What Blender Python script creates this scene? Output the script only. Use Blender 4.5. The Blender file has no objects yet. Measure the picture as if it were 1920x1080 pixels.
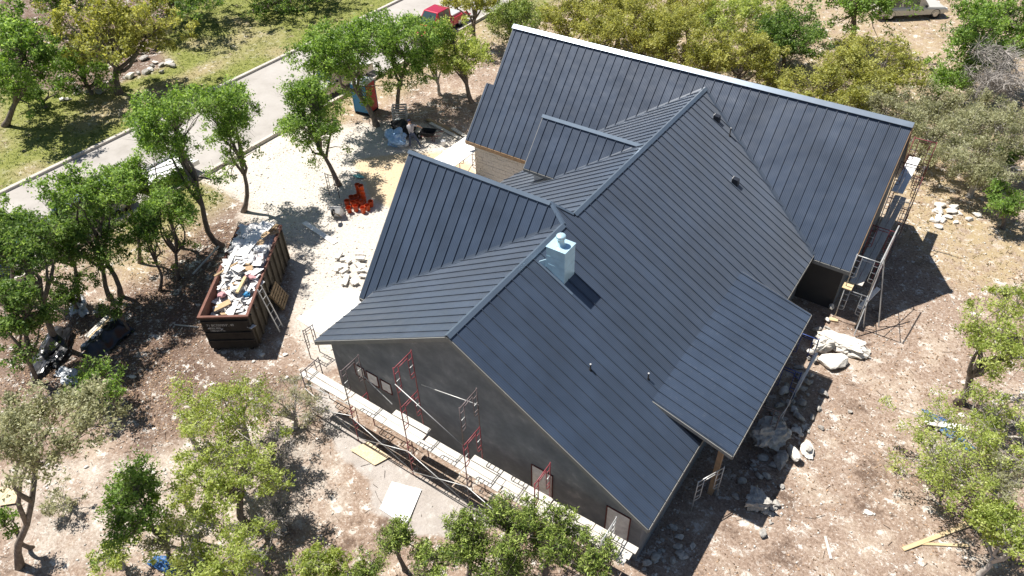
import bpy, bmesh, math, random
import numpy as np
from mathutils import Vector, Matrix

# ------------------------------------------------------------------ camera, sky, sun, exposure
scene = bpy.context.scene
COL = scene.collection
CAM = np.array([11.4153, -12.2156, 23.721]); YAW, PITCH, ROLL, FPX = -0.6258, 0.7234, -0.0337, 1384.6
_f = np.array([math.sin(YAW)*math.cos(PITCH), math.cos(YAW)*math.cos(PITCH), -math.sin(PITCH)])
_r0 = np.array([math.cos(YAW), -math.sin(YAW), 0.0]); _u0 = np.cross(_r0, _f)
_r = math.cos(ROLL)*_r0 + math.sin(ROLL)*_u0
_u = math.cos(ROLL)*_u0 - math.sin(ROLL)*_r0
cd = bpy.data.cameras.new('camera'); cam = bpy.data.objects.new('camera', cd); COL.objects.link(cam)
cam.matrix_world = Matrix(((_r[0], _u[0], -_f[0], CAM[0]), (_r[1], _u[1], -_f[1], CAM[1]), (_r[2], _u[2], -_f[2], CAM[2]), (0, 0, 0, 1)))
cd.sensor_fit = 'HORIZONTAL'; cd.sensor_width = 36.0; cd.lens = 36.0*FPX/1920.0
cd.clip_start = 0.1; cd.clip_end = 2000
scene.camera = cam

SUNDIR = Vector((-0.5363, -0.0117, 1.0)).normalized()          # towards the sun
world = bpy.data.worlds.new('World'); scene.world = world; world.use_nodes = True
wn = world.node_tree.nodes; wl = world.node_tree.links
bg = wn['Background']
sky = wn.new('ShaderNodeTexSky'); sky.sky_type = 'NISHITA'; sky.sun_disc = False
sky.sun_elevation = math.asin(SUNDIR.z); sky.sun_rotation = math.atan2(SUNDIR.x, SUNDIR.y)
sky.altitude = 300; sky.air_density = 1.0; sky.dust_density = 0.6; sky.ozone_density = 1.0
wl.new(sky.outputs['Color'], bg.inputs['Color']); bg.inputs['Strength'].default_value = 0.052
sd = bpy.data.lights.new('sun', 'SUN'); sd.energy = 5.0; sd.angle = math.radians(0.53); sd.color = (1.0, 0.955, 0.89)
sun = bpy.data.objects.new('sun', sd); COL.objects.link(sun)
sun.rotation_euler = SUNDIR.to_track_quat('Z', 'Y').to_euler(); sun.location = (0, 0, 60)
scene.view_settings.view_transform = 'Standard'; scene.view_settings.look = 'None'
scene.view_settings.exposure = 0.84; scene.view_settings.gamma = 1.0
scene.render.engine = 'CYCLES'
scene.render.resolution_x = 1024; scene.render.resolution_y = 576

# ------------------------------------------------------------------ pixel -> place (a pixel gives a direction, the ground gives the distance)
def ray(x, y): return _f + _r*(x-960)/FPX + _u*(540-y)/FPX
def G(x, y, z=0.0):
    d = ray(x, y); t = (z-CAM[2])/d[2]; return CAM + t*d
FH = np.array([math.sin(YAW), math.cos(YAW), 0.0])              # camera heading on the ground
RH = np.array([math.cos(YAW), -math.sin(YAW), 0.0])
def over(base, x, y):                                            # point seen at (x,y) standing upright over a ground point
    d = ray(x, y); t = np.dot(FH, np.asarray(base)-CAM)/np.dot(FH, d); return CAM + t*d
def depth(p): return float(np.dot(np.asarray(p)-CAM, _f))

rng = np.random.default_rng(7); R_ = random.Random(11)

# ------------------------------------------------------------------ materials
def newmat(name):
    m = bpy.data.materials.new(name); m.use_nodes = True
    nt = m.node_tree; return m, nt, nt.nodes['Principled BSDF']
def mat(name, col, rough=0.7, metal=0.0, var=0.18, scale=6.0, bump=0.0, bscale=40.0, spec=0.4, tone=None, coat=0.0):
    m, nt, b = newmat(name); N = nt.nodes; L = nt.links
    b.inputs['Roughness'].default_value = rough; b.inputs['Metallic'].default_value = metal
    b.inputs['Specular IOR Level'].default_value = spec
    if coat: b.inputs['Coat Weight'].default_value = coat; b.inputs['Coat Roughness'].default_value = 0.08
    tc = N.new('ShaderNodeTexCoord')
    nz = N.new('ShaderNodeTexNoise'); nz.inputs['Scale'].default_value = scale; nz.inputs['Detail'].default_value = 5.0; nz.inputs['Roughness'].default_value = 0.62
    L.new(tc.outputs['Object'], nz.inputs['Vector'])
    mr = N.new('ShaderNodeMapRange'); mr.inputs['From Min'].default_value = 0.25; mr.inputs['From Max'].default_value = 0.75
    mr.inputs['To Min'].default_value = 1.0-var; mr.inputs['To Max'].default_value = 1.0+var
    L.new(nz.outputs['Fac'], mr.inputs['Value'])
    oi = N.new('ShaderNodeObjectInfo'); mo = N.new('ShaderNodeMapRange'); mo.inputs['To Min'].default_value = 0.93; mo.inputs['To Max'].default_value = 1.07
    L.new(oi.outputs['Random'], mo.inputs['Value'])
    mu = N.new('ShaderNodeMath'); mu.operation = 'MULTIPLY'; L.new(mr.outputs['Result'], mu.inputs[0]); L.new(mo.outputs['Result'], mu.inputs[1])
    val = mu.outputs[0]
    if tone is not None:
        at = N.new('ShaderNodeAttribute'); at.attribute_name = 'tone'
        mt = N.new('ShaderNodeMapRange'); mt.inputs['To Min'].default_value = 1-tone; mt.inputs['To Max'].default_value = 1+tone
        L.new(at.outputs['Fac'], mt.inputs['Value'])
        m2 = N.new('ShaderNodeMath'); m2.operation = 'MULTIPLY'; L.new(val, m2.inputs[0]); L.new(mt.outputs['Result'], m2.inputs[1]); val = m2.outputs[0]
    vm = N.new('ShaderNodeVectorMath'); vm.operation = 'SCALE'; vm.inputs[0].default_value = col; L.new(val, vm.inputs['Scale'])
    L.new(vm.outputs[0], b.inputs['Base Color'])
    if bump:
        n2 = N.new('ShaderNodeTexNoise'); n2.inputs['Scale'].default_value = bscale; n2.inputs['Detail'].default_value = 4.0
        L.new(tc.outputs['Object'], n2.inputs['Vector'])
        bp = N.new('ShaderNodeBump'); bp.inputs['Strength'].default_value = bump; bp.inputs['Distance'].default_value = 0.02
        L.new(n2.outputs['Fac'], bp.inputs['Height']); L.new(bp.outputs['Normal'], b.inputs['Normal'])
    return m
def ramp_mat(name, stops, scale, rough=0.85, bump=0.3, detail=8.0, stretch=(1, 1, 1), coord='Object', tone=None):
    m, nt, b = newmat(name); N = nt.nodes; L = nt.links
    b.inputs['Roughness'].default_value = rough; b.inputs['Specular IOR Level'].default_value = 0.25
    tc = N.new('ShaderNodeTexCoord'); mp = N.new('ShaderNodeMapping'); mp.inputs['Scale'].default_value = stretch
    L.new(tc.outputs[coord], mp.inputs['Vector'])
    nz = N.new('ShaderNodeTexNoise'); nz.inputs['Scale'].default_value = scale; nz.inputs['Detail'].default_value = detail; nz.inputs['Roughness'].default_value = 0.68
    L.new(mp.outputs[0], nz.inputs['Vector'])
    cr = N.new('ShaderNodeValToRGB'); e = cr.color_ramp.elements
    while len(e) < len(stops): e.new(0.5)
    for el, (p, c) in zip(e, stops): el.position = p; el.color = (*c, 1)
    L.new(nz.outputs['Fac'], cr.inputs['Fac'])
    L.new(cr.outputs['Color'], b.inputs['Base Color'])
    if bump:
        bp = N.new('ShaderNodeBump'); bp.inputs['Strength'].default_value = bump; bp.inputs['Distance'].default_value = 0.03
        L.new(nz.outputs['Fac'], bp.inputs['Height']); L.new(bp.outputs['Normal'], b.inputs['Normal'])
    return m
def leaf_mat(name, c0, c1, c2, trans=0.52):
    m, nt, b = newmat(name); N = nt.nodes; L = nt.links
    at = N.new('ShaderNodeAttribute'); at.attribute_name = 'tone'
    cr = N.new('ShaderNodeValToRGB'); e = cr.color_ramp.elements; e.new(0.5)
    for el, (p, c) in zip(e, ((0.0, c0), (0.5, c1), (1.0, c2))): el.position = p; el.color = (*c, 1)
    L.new(at.outputs['Fac'], cr.inputs['Fac'])
    b.inputs['Roughness'].default_value = 0.55; b.inputs['Specular IOR Level'].default_value = 0.3
    L.new(cr.outputs['Color'], b.inputs['Base Color'])
    tr = N.new('ShaderNodeBsdfTranslucent')
    hs = N.new('ShaderNodeHueSaturation'); hs.inputs['Hue'].default_value = 0.485; hs.inputs['Saturation'].default_value = 1.15; hs.inputs['Value'].default_value = 1.25
    L.new(cr.outputs['Color'], hs.inputs['Color']); L.new(hs.outputs[0], tr.inputs['Color'])
    mx = N.new('ShaderNodeMixShader'); mx.inputs[0].default_value = trans
    L.new(b.outputs[0], mx.inputs[1]); L.new(tr.outputs[0], mx.inputs[2])
    L.new(mx.outputs[0], N['Material Output'].inputs['Surface'])
    return m

def roof_mat(name, col, rough=0.42, dust=(0.62, 0.80, 0.35)):
    m, nt, b = newmat(name); N = nt.nodes; L = nt.links
    b.inputs['Metallic'].default_value = 0.0; b.inputs['Specular IOR Level'].default_value = 0.9
    b.inputs['Sheen Weight'].default_value = 1.0; b.inputs['Sheen Roughness'].default_value = 0.40; b.inputs['Sheen Tint'].default_value = (0.95, 0.97, 0.97, 1)
    tc = N.new('ShaderNodeTexCoord')
    n1 = N.new('ShaderNodeTexNoise'); n1.inputs['Scale'].default_value = 0.55; n1.inputs['Detail'].default_value = 6; n1.inputs['Roughness'].default_value = 0.6
    L.new(tc.outputs['Object'], n1.inputs['Vector'])
    oi = N.new('ShaderNodeObjectInfo')
    mr = N.new('ShaderNodeMapRange'); mr.inputs['From Min'].default_value = 0.3; mr.inputs['From Max'].default_value = 0.7; mr.inputs['To Min'].default_value = 0.78; mr.inputs['To Max'].default_value = 1.22
    L.new(n1.outputs['Fac'], mr.inputs['Value'])
    mo = N.new('ShaderNodeMapRange'); mo.inputs['To Min'].default_value = 0.90; mo.inputs['To Max'].default_value = 1.10; L.new(oi.outputs['Random'], mo.inputs['Value'])
    mu = N.new('ShaderNodeMath'); mu.operation = 'MULTIPLY'; L.new(mr.outputs[0], mu.inputs[0]); L.new(mo.outputs[0], mu.inputs[1])
    vm = N.new('ShaderNodeVectorMath'); vm.operation = 'SCALE'; vm.inputs[0].default_value = col; L.new(mu.outputs[0], vm.inputs['Scale'])
    # pale dust specks left by the work
    n3 = N.new('ShaderNodeTexNoise'); n3.inputs['Scale'].default_value = 9; n3.inputs['Detail'].default_value = 9; n3.inputs['Roughness'].default_value = 0.75
    L.new(tc.outputs['Object'], n3.inputs['Vector'])
    md = N.new('ShaderNodeMapRange'); md.inputs['From Min'].default_value = dust[0]; md.inputs['From Max'].default_value = dust[1]; md.inputs['To Min'].default_value = 0.0; md.inputs['To Max'].default_value = dust[2]
    L.new(n3.outputs['Fac'], md.inputs['Value'])
    mx = N.new('ShaderNodeMix'); mx.data_type = 'RGBA'; L.new(md.outputs[0], mx.inputs['Factor']); L.new(vm.outputs[0], mx.inputs['A']); mx.inputs['B'].default_value = (0.22, 0.23, 0.24, 1)
    L.new(mx.outputs['Result'], b.inputs['Base Color'])
    rr = N.new('ShaderNodeMapRange'); rr.inputs['To Min'].default_value = rough-0.05; rr.inputs['To Max'].default_value = rough+0.1; L.new(n1.outputs['Fac'], rr.inputs['Value']); L.new(rr.outputs[0], b.inputs['Roughness'])
    # pressed striations along each pan (uv x runs across the pan, in metres) + oil canning
    uv = N.new('ShaderNodeUVMap'); uv.uv_map = 'pan'
    sx = N.new('ShaderNodeSeparateXYZ'); L.new(uv.outputs[0], sx.inputs[0])
    ms = N.new('ShaderNodeMath'); ms.operation = 'MULTIPLY'; ms.inputs[1].default_value = 2*math.pi/0.075; L.new(sx.outputs['X'], ms.inputs[0])
    si = N.new('ShaderNodeMath'); si.operation = 'SINE'; L.new(ms.outputs[0], si.inputs[0])
    pw = N.new('ShaderNodeMath'); pw.operation = 'MULTIPLY'; pw.inputs[1].default_value = 0.0022; L.new(si.outputs[0], pw.inputs[0])
    n4 = N.new('ShaderNodeTexNoise'); n4.inputs['Scale'].default_value = 1.6; n4.inputs['Detail'].default_value = 1.0; L.new(tc.outputs['Object'], n4.inputs['Vector'])
    m4 = N.new('ShaderNodeMath'); m4.operation = 'MULTIPLY'; m4.inputs[1].default_value = 0.02; L.new(n4.outputs['Fac'], m4.inputs[0])
    ad = N.new('ShaderNodeMath'); ad.operation = 'ADD'; L.new(pw.outputs[0], ad.inputs[0]); L.new(m4.outputs[0], ad.inputs[1])
    bp = N.new('ShaderNodeBump'); bp.inputs['Strength'].default_value = 0.8; bp.inputs['Distance'].default_value = 1.0
    L.new(ad.outputs[0], bp.inputs['Height']); L.new(bp.outputs['Normal'], b.inputs['Normal'])
    return m

M = {}
M['roof'] = roof_mat('charcoal_blue_metal_roofing', (0.019, 0.034, 0.063), 0.35)
M['roofporch'] = roof_mat('charcoal_metal_with_dust_specks', (0.022, 0.037, 0.066), 0.36, (0.56, 0.78, 0.35))
M['cap'] = mat('rear_cap_metal_tinted_for_glint', (0.26, 0.31, 0.37), 0.23, 0.5, 0.10, 2.0)  # paler than the other caps: the glint is partly put into the colour
M['trim'] = mat('roof_trim_metal', (0.13, 0.17, 0.22), 0.24, 0.4, 0.10, 2.0)
M['valley'] = mat('valley_trim_metal', (0.05, 0.065, 0.09), 0.3, 0.1, 0.10, 2.0)
M['seam'] = mat('dark_seam_metal', (0.018, 0.022, 0.032), 0.5, 0.2, 0.1)
M['deck'] = mat('roof_underlay', (0.03, 0.03, 0.035), 0.9)
M['fascia'] = mat('grey_fascia_board', (0.20, 0.20, 0.19), 0.7, 0, 0.12, 3)
M['woodfascia'] = mat('raw_wood_fascia', (0.33, 0.22, 0.13), 0.8, 0, 0.25, 5)
M['soffit'] = mat('soffit_board', (0.14, 0.13, 0.12), 0.9)
M['stucco'] = ramp_mat('dark_stucco_scratch_coat', [(0.28, (0.130, 0.140, 0.152)), (0.46, (0.172, 0.183, 0.196)), (0.60, (0.225, 0.235, 0.246)), (0.74, (0.40, 0.403, 0.402))], 1.0, 0.92, 0.25, 9.0, (1, 1, 1.2))
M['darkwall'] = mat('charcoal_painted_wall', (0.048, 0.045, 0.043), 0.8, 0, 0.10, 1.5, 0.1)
M['stone'] = mat('cream_limestone_block', (0.56, 0.53, 0.49), 0.9, 0, 0.2, 9, 0.4, 30, 0.2)
M['mortar'] = mat('pale_mortar', (0.50, 0.48, 0.45), 0.95)
M['galv'] = mat('bright_galvanised_sheet', (0.48, 0.68, 0.78), 0.30, 0.35, 0.14, 3.0, 0.25, 3.0, 0.6)
M['steel'] = mat('galvanised_tube', (0.50, 0.50, 0.49), 0.45, 0.4, 0.2, 8)
M['redtube'] = mat('red_painted_tube', (0.21, 0.050, 0.058), 0.5, 0, 0.3, 12)
M['greytube'] = mat('weathered_brown_tube', (0.15, 0.12, 0.12), 0.6, 0.2, 0.3, 10)
M['bluetube'] = mat('blue_painted_tube', (0.03, 0.06, 0.22), 0.5, 0, 0.3, 12)
M['plank'] = ramp_mat('weathered_plank', [(0.3, (0.36, 0.33, 0.29)), (0.5, (0.52, 0.49, 0.44)), (0.7, (0.66, 0.63, 0.58))], 3.0, 0.9, 0.3, 8, (1, 9, 6))
M['newwood'] = ramp_mat('yellow_pine_board', [(0.3, (0.42, 0.30, 0.16)), (0.55, (0.54, 0.42, 0.25)), (0.75, (0.62, 0.51, 0.34))], 3.0, 0.8, 0.15, 6, (0.6, 7, 7))
M['pallet'] = ramp_mat('pallet_wood', [(0.3, (0.22, 0.15, 0.085)), (0.6, (0.36, 0.26, 0.15)), (0.8, (0.45, 0.34, 0.21))], 5.0, 0.9, 0.2, 6)
M['plywood'] = ramp_mat('osb_sheet', [(0.35, (0.46, 0.35, 0.22)), (0.5, (0.56, 0.45, 0.30)), (0.7, (0.62, 0.52, 0.38))], 14, 0.85, 0.15, 8)
M['white'] = mat('white_board', (0.74, 0.73, 0.71), 0.8, 0, 0.08, 5)
M['whiteplastic'] = mat('white_plastic', (0.66, 0.66, 0.66), 0.45, 0, 0.12, 8)
M['winfilm'] = mat('masking_film_over_opening', (0.76, 0.75, 0.73), 0.5, 0, 0.25, 4, 0.4, 12)
M['redtrim'] = mat('red_window_tape', (0.14, 0.045, 0.042), 0.7)
M['bark'] = ramp_mat('grey_brown_bark', [(0.3, (0.085, 0.068, 0.055)), (0.55, (0.18, 0.15, 0.125)), (0.75, (0.30, 0.265, 0.23))], 9, 0.95, 0.6, 8, (1, 1, 0.35))
M['deadbark'] = mat('bleached_twig', (0.36, 0.33, 0.30), 0.9, 0, 0.25, 8)
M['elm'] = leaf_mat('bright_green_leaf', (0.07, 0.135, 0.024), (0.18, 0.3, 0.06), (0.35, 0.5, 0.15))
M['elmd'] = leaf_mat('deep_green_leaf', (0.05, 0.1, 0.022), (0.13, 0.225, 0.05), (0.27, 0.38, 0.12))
M['oaky'] = leaf_mat('yellow_olive_leaf', (0.15, 0.165, 0.036), (0.34, 0.36, 0.088), (0.55, 0.56, 0.2))
M['oakg'] = leaf_mat('yellow_green_leaf', (0.15, 0.205, 0.042), (0.35, 0.43, 0.105), (0.55, 0.62, 0.22))
M['oakgrey'] = leaf_mat('grey_green_leaf', (0.15, 0.16, 0.085), (0.34, 0.35, 0.19), (0.52, 0.52, 0.34))
M['juni'] = leaf_mat('juniper_scale_leaf', (0.05, 0.085, 0.018), (0.17, 0.245, 0.042), (0.36, 0.44, 0.11), 0.25)
M['black'] = mat('black_rubber', (0.012, 0.012, 0.013), 0.75)
M['blackplastic'] = mat('black_plastic_film', (0.014, 0.014, 0.017), 0.28, 0, 0.2, 4, 0.5, 6, 0.6)
M['greyplastic'] = mat('silver_film', (0.42, 0.44, 0.46), 0.32, 0, 0.2, 5, 0.5, 7, 0.6)
M['orange'] = mat('orange_plastic', (0.52, 0.07, 0.014), 0.45, 0, 0.10, 8)
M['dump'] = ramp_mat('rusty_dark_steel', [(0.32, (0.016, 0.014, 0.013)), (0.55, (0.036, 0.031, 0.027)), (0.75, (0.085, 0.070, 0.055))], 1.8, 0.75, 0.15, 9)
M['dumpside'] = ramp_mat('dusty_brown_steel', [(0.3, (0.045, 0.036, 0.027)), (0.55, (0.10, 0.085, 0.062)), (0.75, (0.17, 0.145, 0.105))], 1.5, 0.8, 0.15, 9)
M['rust'] = mat('rust_red_steel', (0.15, 0.068, 0.05), 0.8, 0.1, 0.3, 4)
M['red'] = mat('red_panel_plastic', (0.42, 0.02, 0.025), 0.5, 0, 0.1, 3)
M['blue'] = mat('blue_panel_plastic', (0.03, 0.20, 0.40), 0.5, 0, 0.1, 3)
M['pinkins'] = mat('pink_insulation', (0.50, 0.27, 0.28), 0.9, 0, 0.2, 8)
M['paper'] = mat('crumpled_white_wrap', (0.62, 0.61, 0.60), 0.6, 0, 0.2, 7, 0.5, 9)
M['tarp'] = mat('pale_blue_tarp', (0.28, 0.44, 0.66), 0.45, 0, 0.3, 3, 0.5, 6)
M['bluetarp'] = mat('dark_blue_tarp', (0.02, 0.09, 0.24), 0.5, 0, 0.25, 4, 0.4, 6)
M['cardboard'] = mat('brown_cardboard', (0.42, 0.29, 0.17), 0.9)
M['carred'] = mat('red_car_paint', (0.42, 0.006, 0.030), 0.28, 0.15, 0.05, 1, coat=0.7)
M['carwhite'] = mat('champagne_car_paint', (0.55, 0.53, 0.47), 0.3, 0.1, 0.05, 1, coat=0.6)
M['carblue'] = mat('blue_car_paint', (0.02, 0.11, 0.34), 0.3, 0.15, 0.05, 1, coat=0.6)
M['cargrey'] = mat('grey_car_paint', (0.16, 0.18, 0.22), 0.3, 0.3, 0.05, 1, coat=0.6)
M['glass'] = mat('tinted_car_glass', (0.035, 0.06, 0.065), 0.06, 0.0, 0.02, 1, spec=0.9)
M['chrome'] = mat('wheel_metal', (0.5, 0.5, 0.5), 0.3, 0.8)
M['lampred'] = mat('red_lamp_lens', (0.4, 0.02, 0.02), 0.2)
M['lampwhite'] = mat('clear_lamp_lens', (0.7, 0.7, 0.68), 0.15)
M['skin'] = mat('skin', (0.42, 0.24, 0.16), 0.6)
M['shirtgrey'] = mat('grey_shirt', (0.34, 0.33, 0.35), 0.9)
M['jeans'] = mat('blue_jeans', (0.055, 0.075, 0.13), 0.9)
M['clothblack'] = mat('black_cloth', (0.012, 0.012, 0.014), 0.85)
M['capnavy'] = mat('navy_cap', (0.015, 0.02, 0.07), 0.8)
M['hair'] = mat('dark_hair', (0.015, 0.011, 0.009), 0.6)
M['lime'] = mat('white_limestone', (0.60, 0.565, 0.51), 0.92, 0, 0.2, 5, 0.55, 14, 0.2, tone=0.22)
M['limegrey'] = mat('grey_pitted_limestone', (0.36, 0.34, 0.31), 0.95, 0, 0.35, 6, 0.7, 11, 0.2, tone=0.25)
M['kerb'] = mat('concrete_kerb', (0.44, 0.40, 0.35), 0.9, 0, 0.2, 3, 0.2)
M['slab'] = mat('white_concrete_slab', (0.68, 0.665, 0.64), 0.9, 0, 0.08, 2.5, 0.1)
M['street'] = ramp_mat('pale_street_surface', [(0.32, (0.27, 0.25, 0.225)), (0.46, (0.335, 0.313, 0.288)), (0.6, (0.37, 0.348, 0.322)), (0.72, (0.42, 0.40, 0.37))], 0.35, 0.92, 0.08, 12, coord='Object')
M['aqua'] = mat('aqua_tarp', (0.15, 0.40, 0.38), 0.6)
M['twig'] = mat('fallen_twig', (0.16, 0.12, 0.09), 0.95, 0, 0.3, 6, tone=0.4)
M['litter'] = mat('dry_leaf', (0.27, 0.18, 0.115), 0.9, 0, 0.2, 5, tone=0.6)
M['grassblade'] = leaf_mat('lawn_grass', (0.19, 0.15, 0.055), (0.15, 0.165, 0.045), (0.085, 0.145, 0.028), 0.3)
M['stencil'] = mat('white_stencil_paint', (0.55, 0.55, 0.54), 0.8)

# ------------------------------------------------------------------ mesh helpers
class MB:
    """collects faces for ONE mesh"""
    def __init__(s): s.v = []; s.f = []; s.m = []; s.mi = 0
    def add(s, vs, fs):
        o = len(s.v); s.v += [tuple(map(float, v)) for v in vs]
        for f in fs: s.f.append(tuple(o+i for i in f)); s.m.append(s.mi)
        return s
    def box(s, c, h, ax=None):
        c = np.asarray(c, float); X, Y, Z = ax if ax is not None else np.eye(3)
        X, Y, Z = np.asarray(X, float)*h[0], np.asarray(Y, float)*h[1], np.asarray(Z, float)*h[2]
        vs = [c+a*X+b*Y+d*Z for d in (-1, 1) for b in (-1, 1) for a in (-1, 1)]
        return s.add(vs, [(0, 2, 3, 1), (4, 5, 7, 6), (0, 1, 5, 4), (2, 6, 7, 3), (1, 3, 7, 5), (0, 4, 6, 2)])
    def bar(s, a, b, w, h=None, up=(0, 0, 1)):                 # square bar from a to b
        a, b = np.asarray(a, float), np.asarray(b, float); d = b-a; l = np.linalg.norm(d); d = d/l
        up = np.asarray(up, float); x = np.cross(d, up)
        if np.linalg.norm(x) < 1e-3: x = np.cross(d, (1, 0, 0))
        x /= np.linalg.norm(x); y = np.cross(x, d)
        return s.box((a+b)/2, (w/2, l/2, (h or w)/2), (x, d, y))
    def tube(s, pts, rad, n=6, cap=True):
        pts = [np.asarray(p, float) for p in pts]; k = len(pts)
        rad = rad if hasattr(rad, '__len__') else [rad]*k
        vs = []; prev = None
        for i, p in enumerate(pts):
            d = pts[min(i+1, k-1)]-pts[max(i-1, 0)]; d = d/(np.linalg.norm(d)+1e-9)
            if prev is None:
                x = np.cross(d, (0, 0, 1)) if abs(d[2]) < 0.9 else np.cross(d, (1, 0, 0))
            else: x = prev-d*np.dot(prev, d)
            x = x/(np.linalg.norm(x)+1e-9); prev = x; y = np.cross(d, x)
            for j in range(n):
                a = 2*math.pi*j/n; vs.append(p+rad[i]*(math.cos(a)*x+math.sin(a)*y))
        fs = [(i*n+j, i*n+(j+1) % n, (i+1)*n+(j+1) % n, (i+1)*n+j) for i in range(k-1) for j in range(n)]
        if cap: fs += [tuple(range(n-1, -1, -1)), tuple((k-1)*n+j for j in range(n))]
        return s.add(vs, fs)
    def lathe(s, c, prof, n=14, axis=None):
        c = np.asarray(c, float); X, Y, Z = axis if axis is not None else np.eye(3)
        vs = []
        for r, z in prof:
            for j in range(n):
                a = 2*math.pi*j/n; vs.append(c+np.asarray(Z)*z+r*(math.cos(a)*np.asarray(X)+math.sin(a)*np.asarray(Y)))
        k = len(prof)
        fs = [(i*n+j, i*n+(j+1) % n, (i+1)*n+(j+1) % n, (i+1)*n+j) for i in range(k-1) for j in range(n)]
        if prof[0][0] > 1e-4: fs.append(tuple(range(n-1, -1, -1)))
        if prof[-1][0] > 1e-4: fs.append(tuple((k-1)*n+j for j in range(n)))
        return s.add(vs, fs)
    def prism(s, poly, d):                                       # polygon (3d pts) extruded by vector d
        n = len(poly); d = np.asarray(d, float); P = [np.asarray(p, float) for p in poly]
        nn = np.zeros(3)
        for i in range(n): nn += np.cross(P[i], P[(i+1) % n])
        if np.dot(nn, d) > 0: P = P[::-1]
        return s.add(P+[p+d for p in P], [tuple(range(n)), tuple(range(2*n-1, n-1, -1))]+[(i, n+i, n+(i+1) % n, (i+1) % n) for i in range(n)])
    def build(s, name, material, parent=None, smooth=False, bevel=0.0):
        me = bpy.data.meshes.new(name); me.from_pydata(s.v, [], s.f); me.update()
        o = link(name, me, material, parent)
        if any(s.m):
            me.polygons.foreach_set('material_index', s.m)
        if smooth: me.polygons.foreach_set('use_smooth', [True]*len(me.polygons))
        if bevel:
            b = o.modifiers.new('bevel', 'BEVEL'); b.width = bevel; b.segments = 1; b.limit_method = 'ANGLE'
        return o
def link(name, me, material, parent=None):
    o = bpy.data.objects.new(name, me); COL.objects.link(o)
    if me is not None and material is not None:
        for mm in (material if isinstance(material, (list, tuple)) else [material]):
            if len(me.materials) < 8 and mm.name not in [x.name for x in me.materials if x]: me.materials.append(mm)
    if parent is not None: o.parent = parent
    return o
def tag(o, label=None, cat=None, group=None, kind=None):
    if label: o['label'] = label
    if cat: o['category'] = cat
    if group: o['group'] = group
    if kind: o['kind'] = kind
    return o
def thing(name, label, cat, loc=(0, 0, 0), group=None):
    o = bpy.data.objects.new(name, None); COL.objects.link(o); o.location = tuple(map(float, loc)); o.empty_display_size = 0.2
    return tag(o, label, cat, group)
class Local:
    """MB in the local frame of a thing placed at origin c with axes"""
    pass
def quads_mesh(name, V, tone=None, n=4):                         # V: (N,n,3) separate faces
    N = V.shape[0]; me = bpy.data.meshes.new(name)
    me.vertices.add(N*n); me.vertices.foreach_set('co', V.reshape(-1).astype(np.float32))
    me.loops.add(N*n); me.loops.foreach_set('vertex_index', np.arange(N*n, dtype=np.int32))
    me.polygons.add(N); me.polygons.foreach_set('loop_start', np.arange(0, N*n, n, dtype=np.int32))
    try: me.polygons.foreach_set('loop_total', np.full(N, n, dtype=np.int32))
    except Exception: pass
    if tone is not None:
        a = me.attributes.new('tone', 'FLOAT', 'FACE'); a.data.foreach_set('value', tone.astype(np.float32))
    me.update(calc_edges=True); return me
def tri_mesh(name, V, F, tone=None):
    me = bpy.data.meshes.new(name); n = F.shape[1]; N = F.shape[0]
    me.vertices.add(len(V)); me.vertices.foreach_set('co', V.reshape(-1).astype(np.float32))
    me.loops.add(N*n); me.loops.foreach_set('vertex_index', F.reshape(-1).astype(np.int32))
    me.polygons.add(N); me.polygons.foreach_set('loop_start', np.arange(0, N*n, n, dtype=np.int32))
    try: me.polygons.foreach_set('loop_total', np.full(N, n, dtype=np.int32))
    except Exception: pass
    if tone is not None:
        a = me.attributes.new('tone', 'FLOAT', 'FACE'); a.data.foreach_set('value', tone.astype(np.float32))
    me.update(calc_edges=True); return me
def unit(v): v = np.asarray(v, float); return v/np.linalg.norm(v)
def inpoly(px, py, poly):
    px = np.asarray(px); py = np.asarray(py); ins = np.zeros(px.shape, bool); n = len(poly)
    for i in range(n):
        x0, y0 = poly[i]; x1, y1 = poly[(i+1) % n]
        c = ((y0 > py) != (y1 > py)) & (px < (x1-x0)*(py-y0)/((y1-y0) if y1 != y0 else 1e-9)+x0)
        ins ^= c
    return ins
def polydist(px, py, poly):                                      # signed distance, + inside
    d = np.full(np.shape(px), 1e9); n = len(poly)
    for i in range(n):
        a = np.array(poly[i]); b = np.array(poly[(i+1) % n]); ab = b-a
        t = np.clip(((px-a[0])*ab[0]+(py-a[1])*ab[1])/(ab@ab+1e-9), 0, 1)
        d = np.minimum(d, np.hypot(px-a[0]-t*ab[0], py-a[1]-t*ab[1]))
    return np.where(inpoly(px, py, poly), d, -d)
def smooth(a, lo, hi): t = np.clip((a-lo)/(hi-lo), 0, 1); return t*t*(3-2*t)
def vnoise(x, y, s=1.0, seed=0):                                 # cheap value noise
    x = np.asarray(x)*s; y = np.asarray(y)*s; xi = np.floor(x).astype(np.int64); yi = np.floor(y).astype(np.int64); fx = x-xi; fy = y-yi
    def h(a, b):
        n = (a*374761393+b*668265263+seed*1442695041) & 0x7fffffff; n = ((n ^ (n >> 13))*1274126177) & 0x7fffffff
        return (n ^ (n >> 16)) % 10007/10007.0
    fx = fx*fx*(3-2*fx); fy = fy*fy*(3-2*fy)
    return (h(xi, yi)*(1-fx)+h(xi+1, yi)*fx)*(1-fy)+(h(xi, yi+1)*(1-fx)+h(xi+1, yi+1)*fx)*fy

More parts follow.
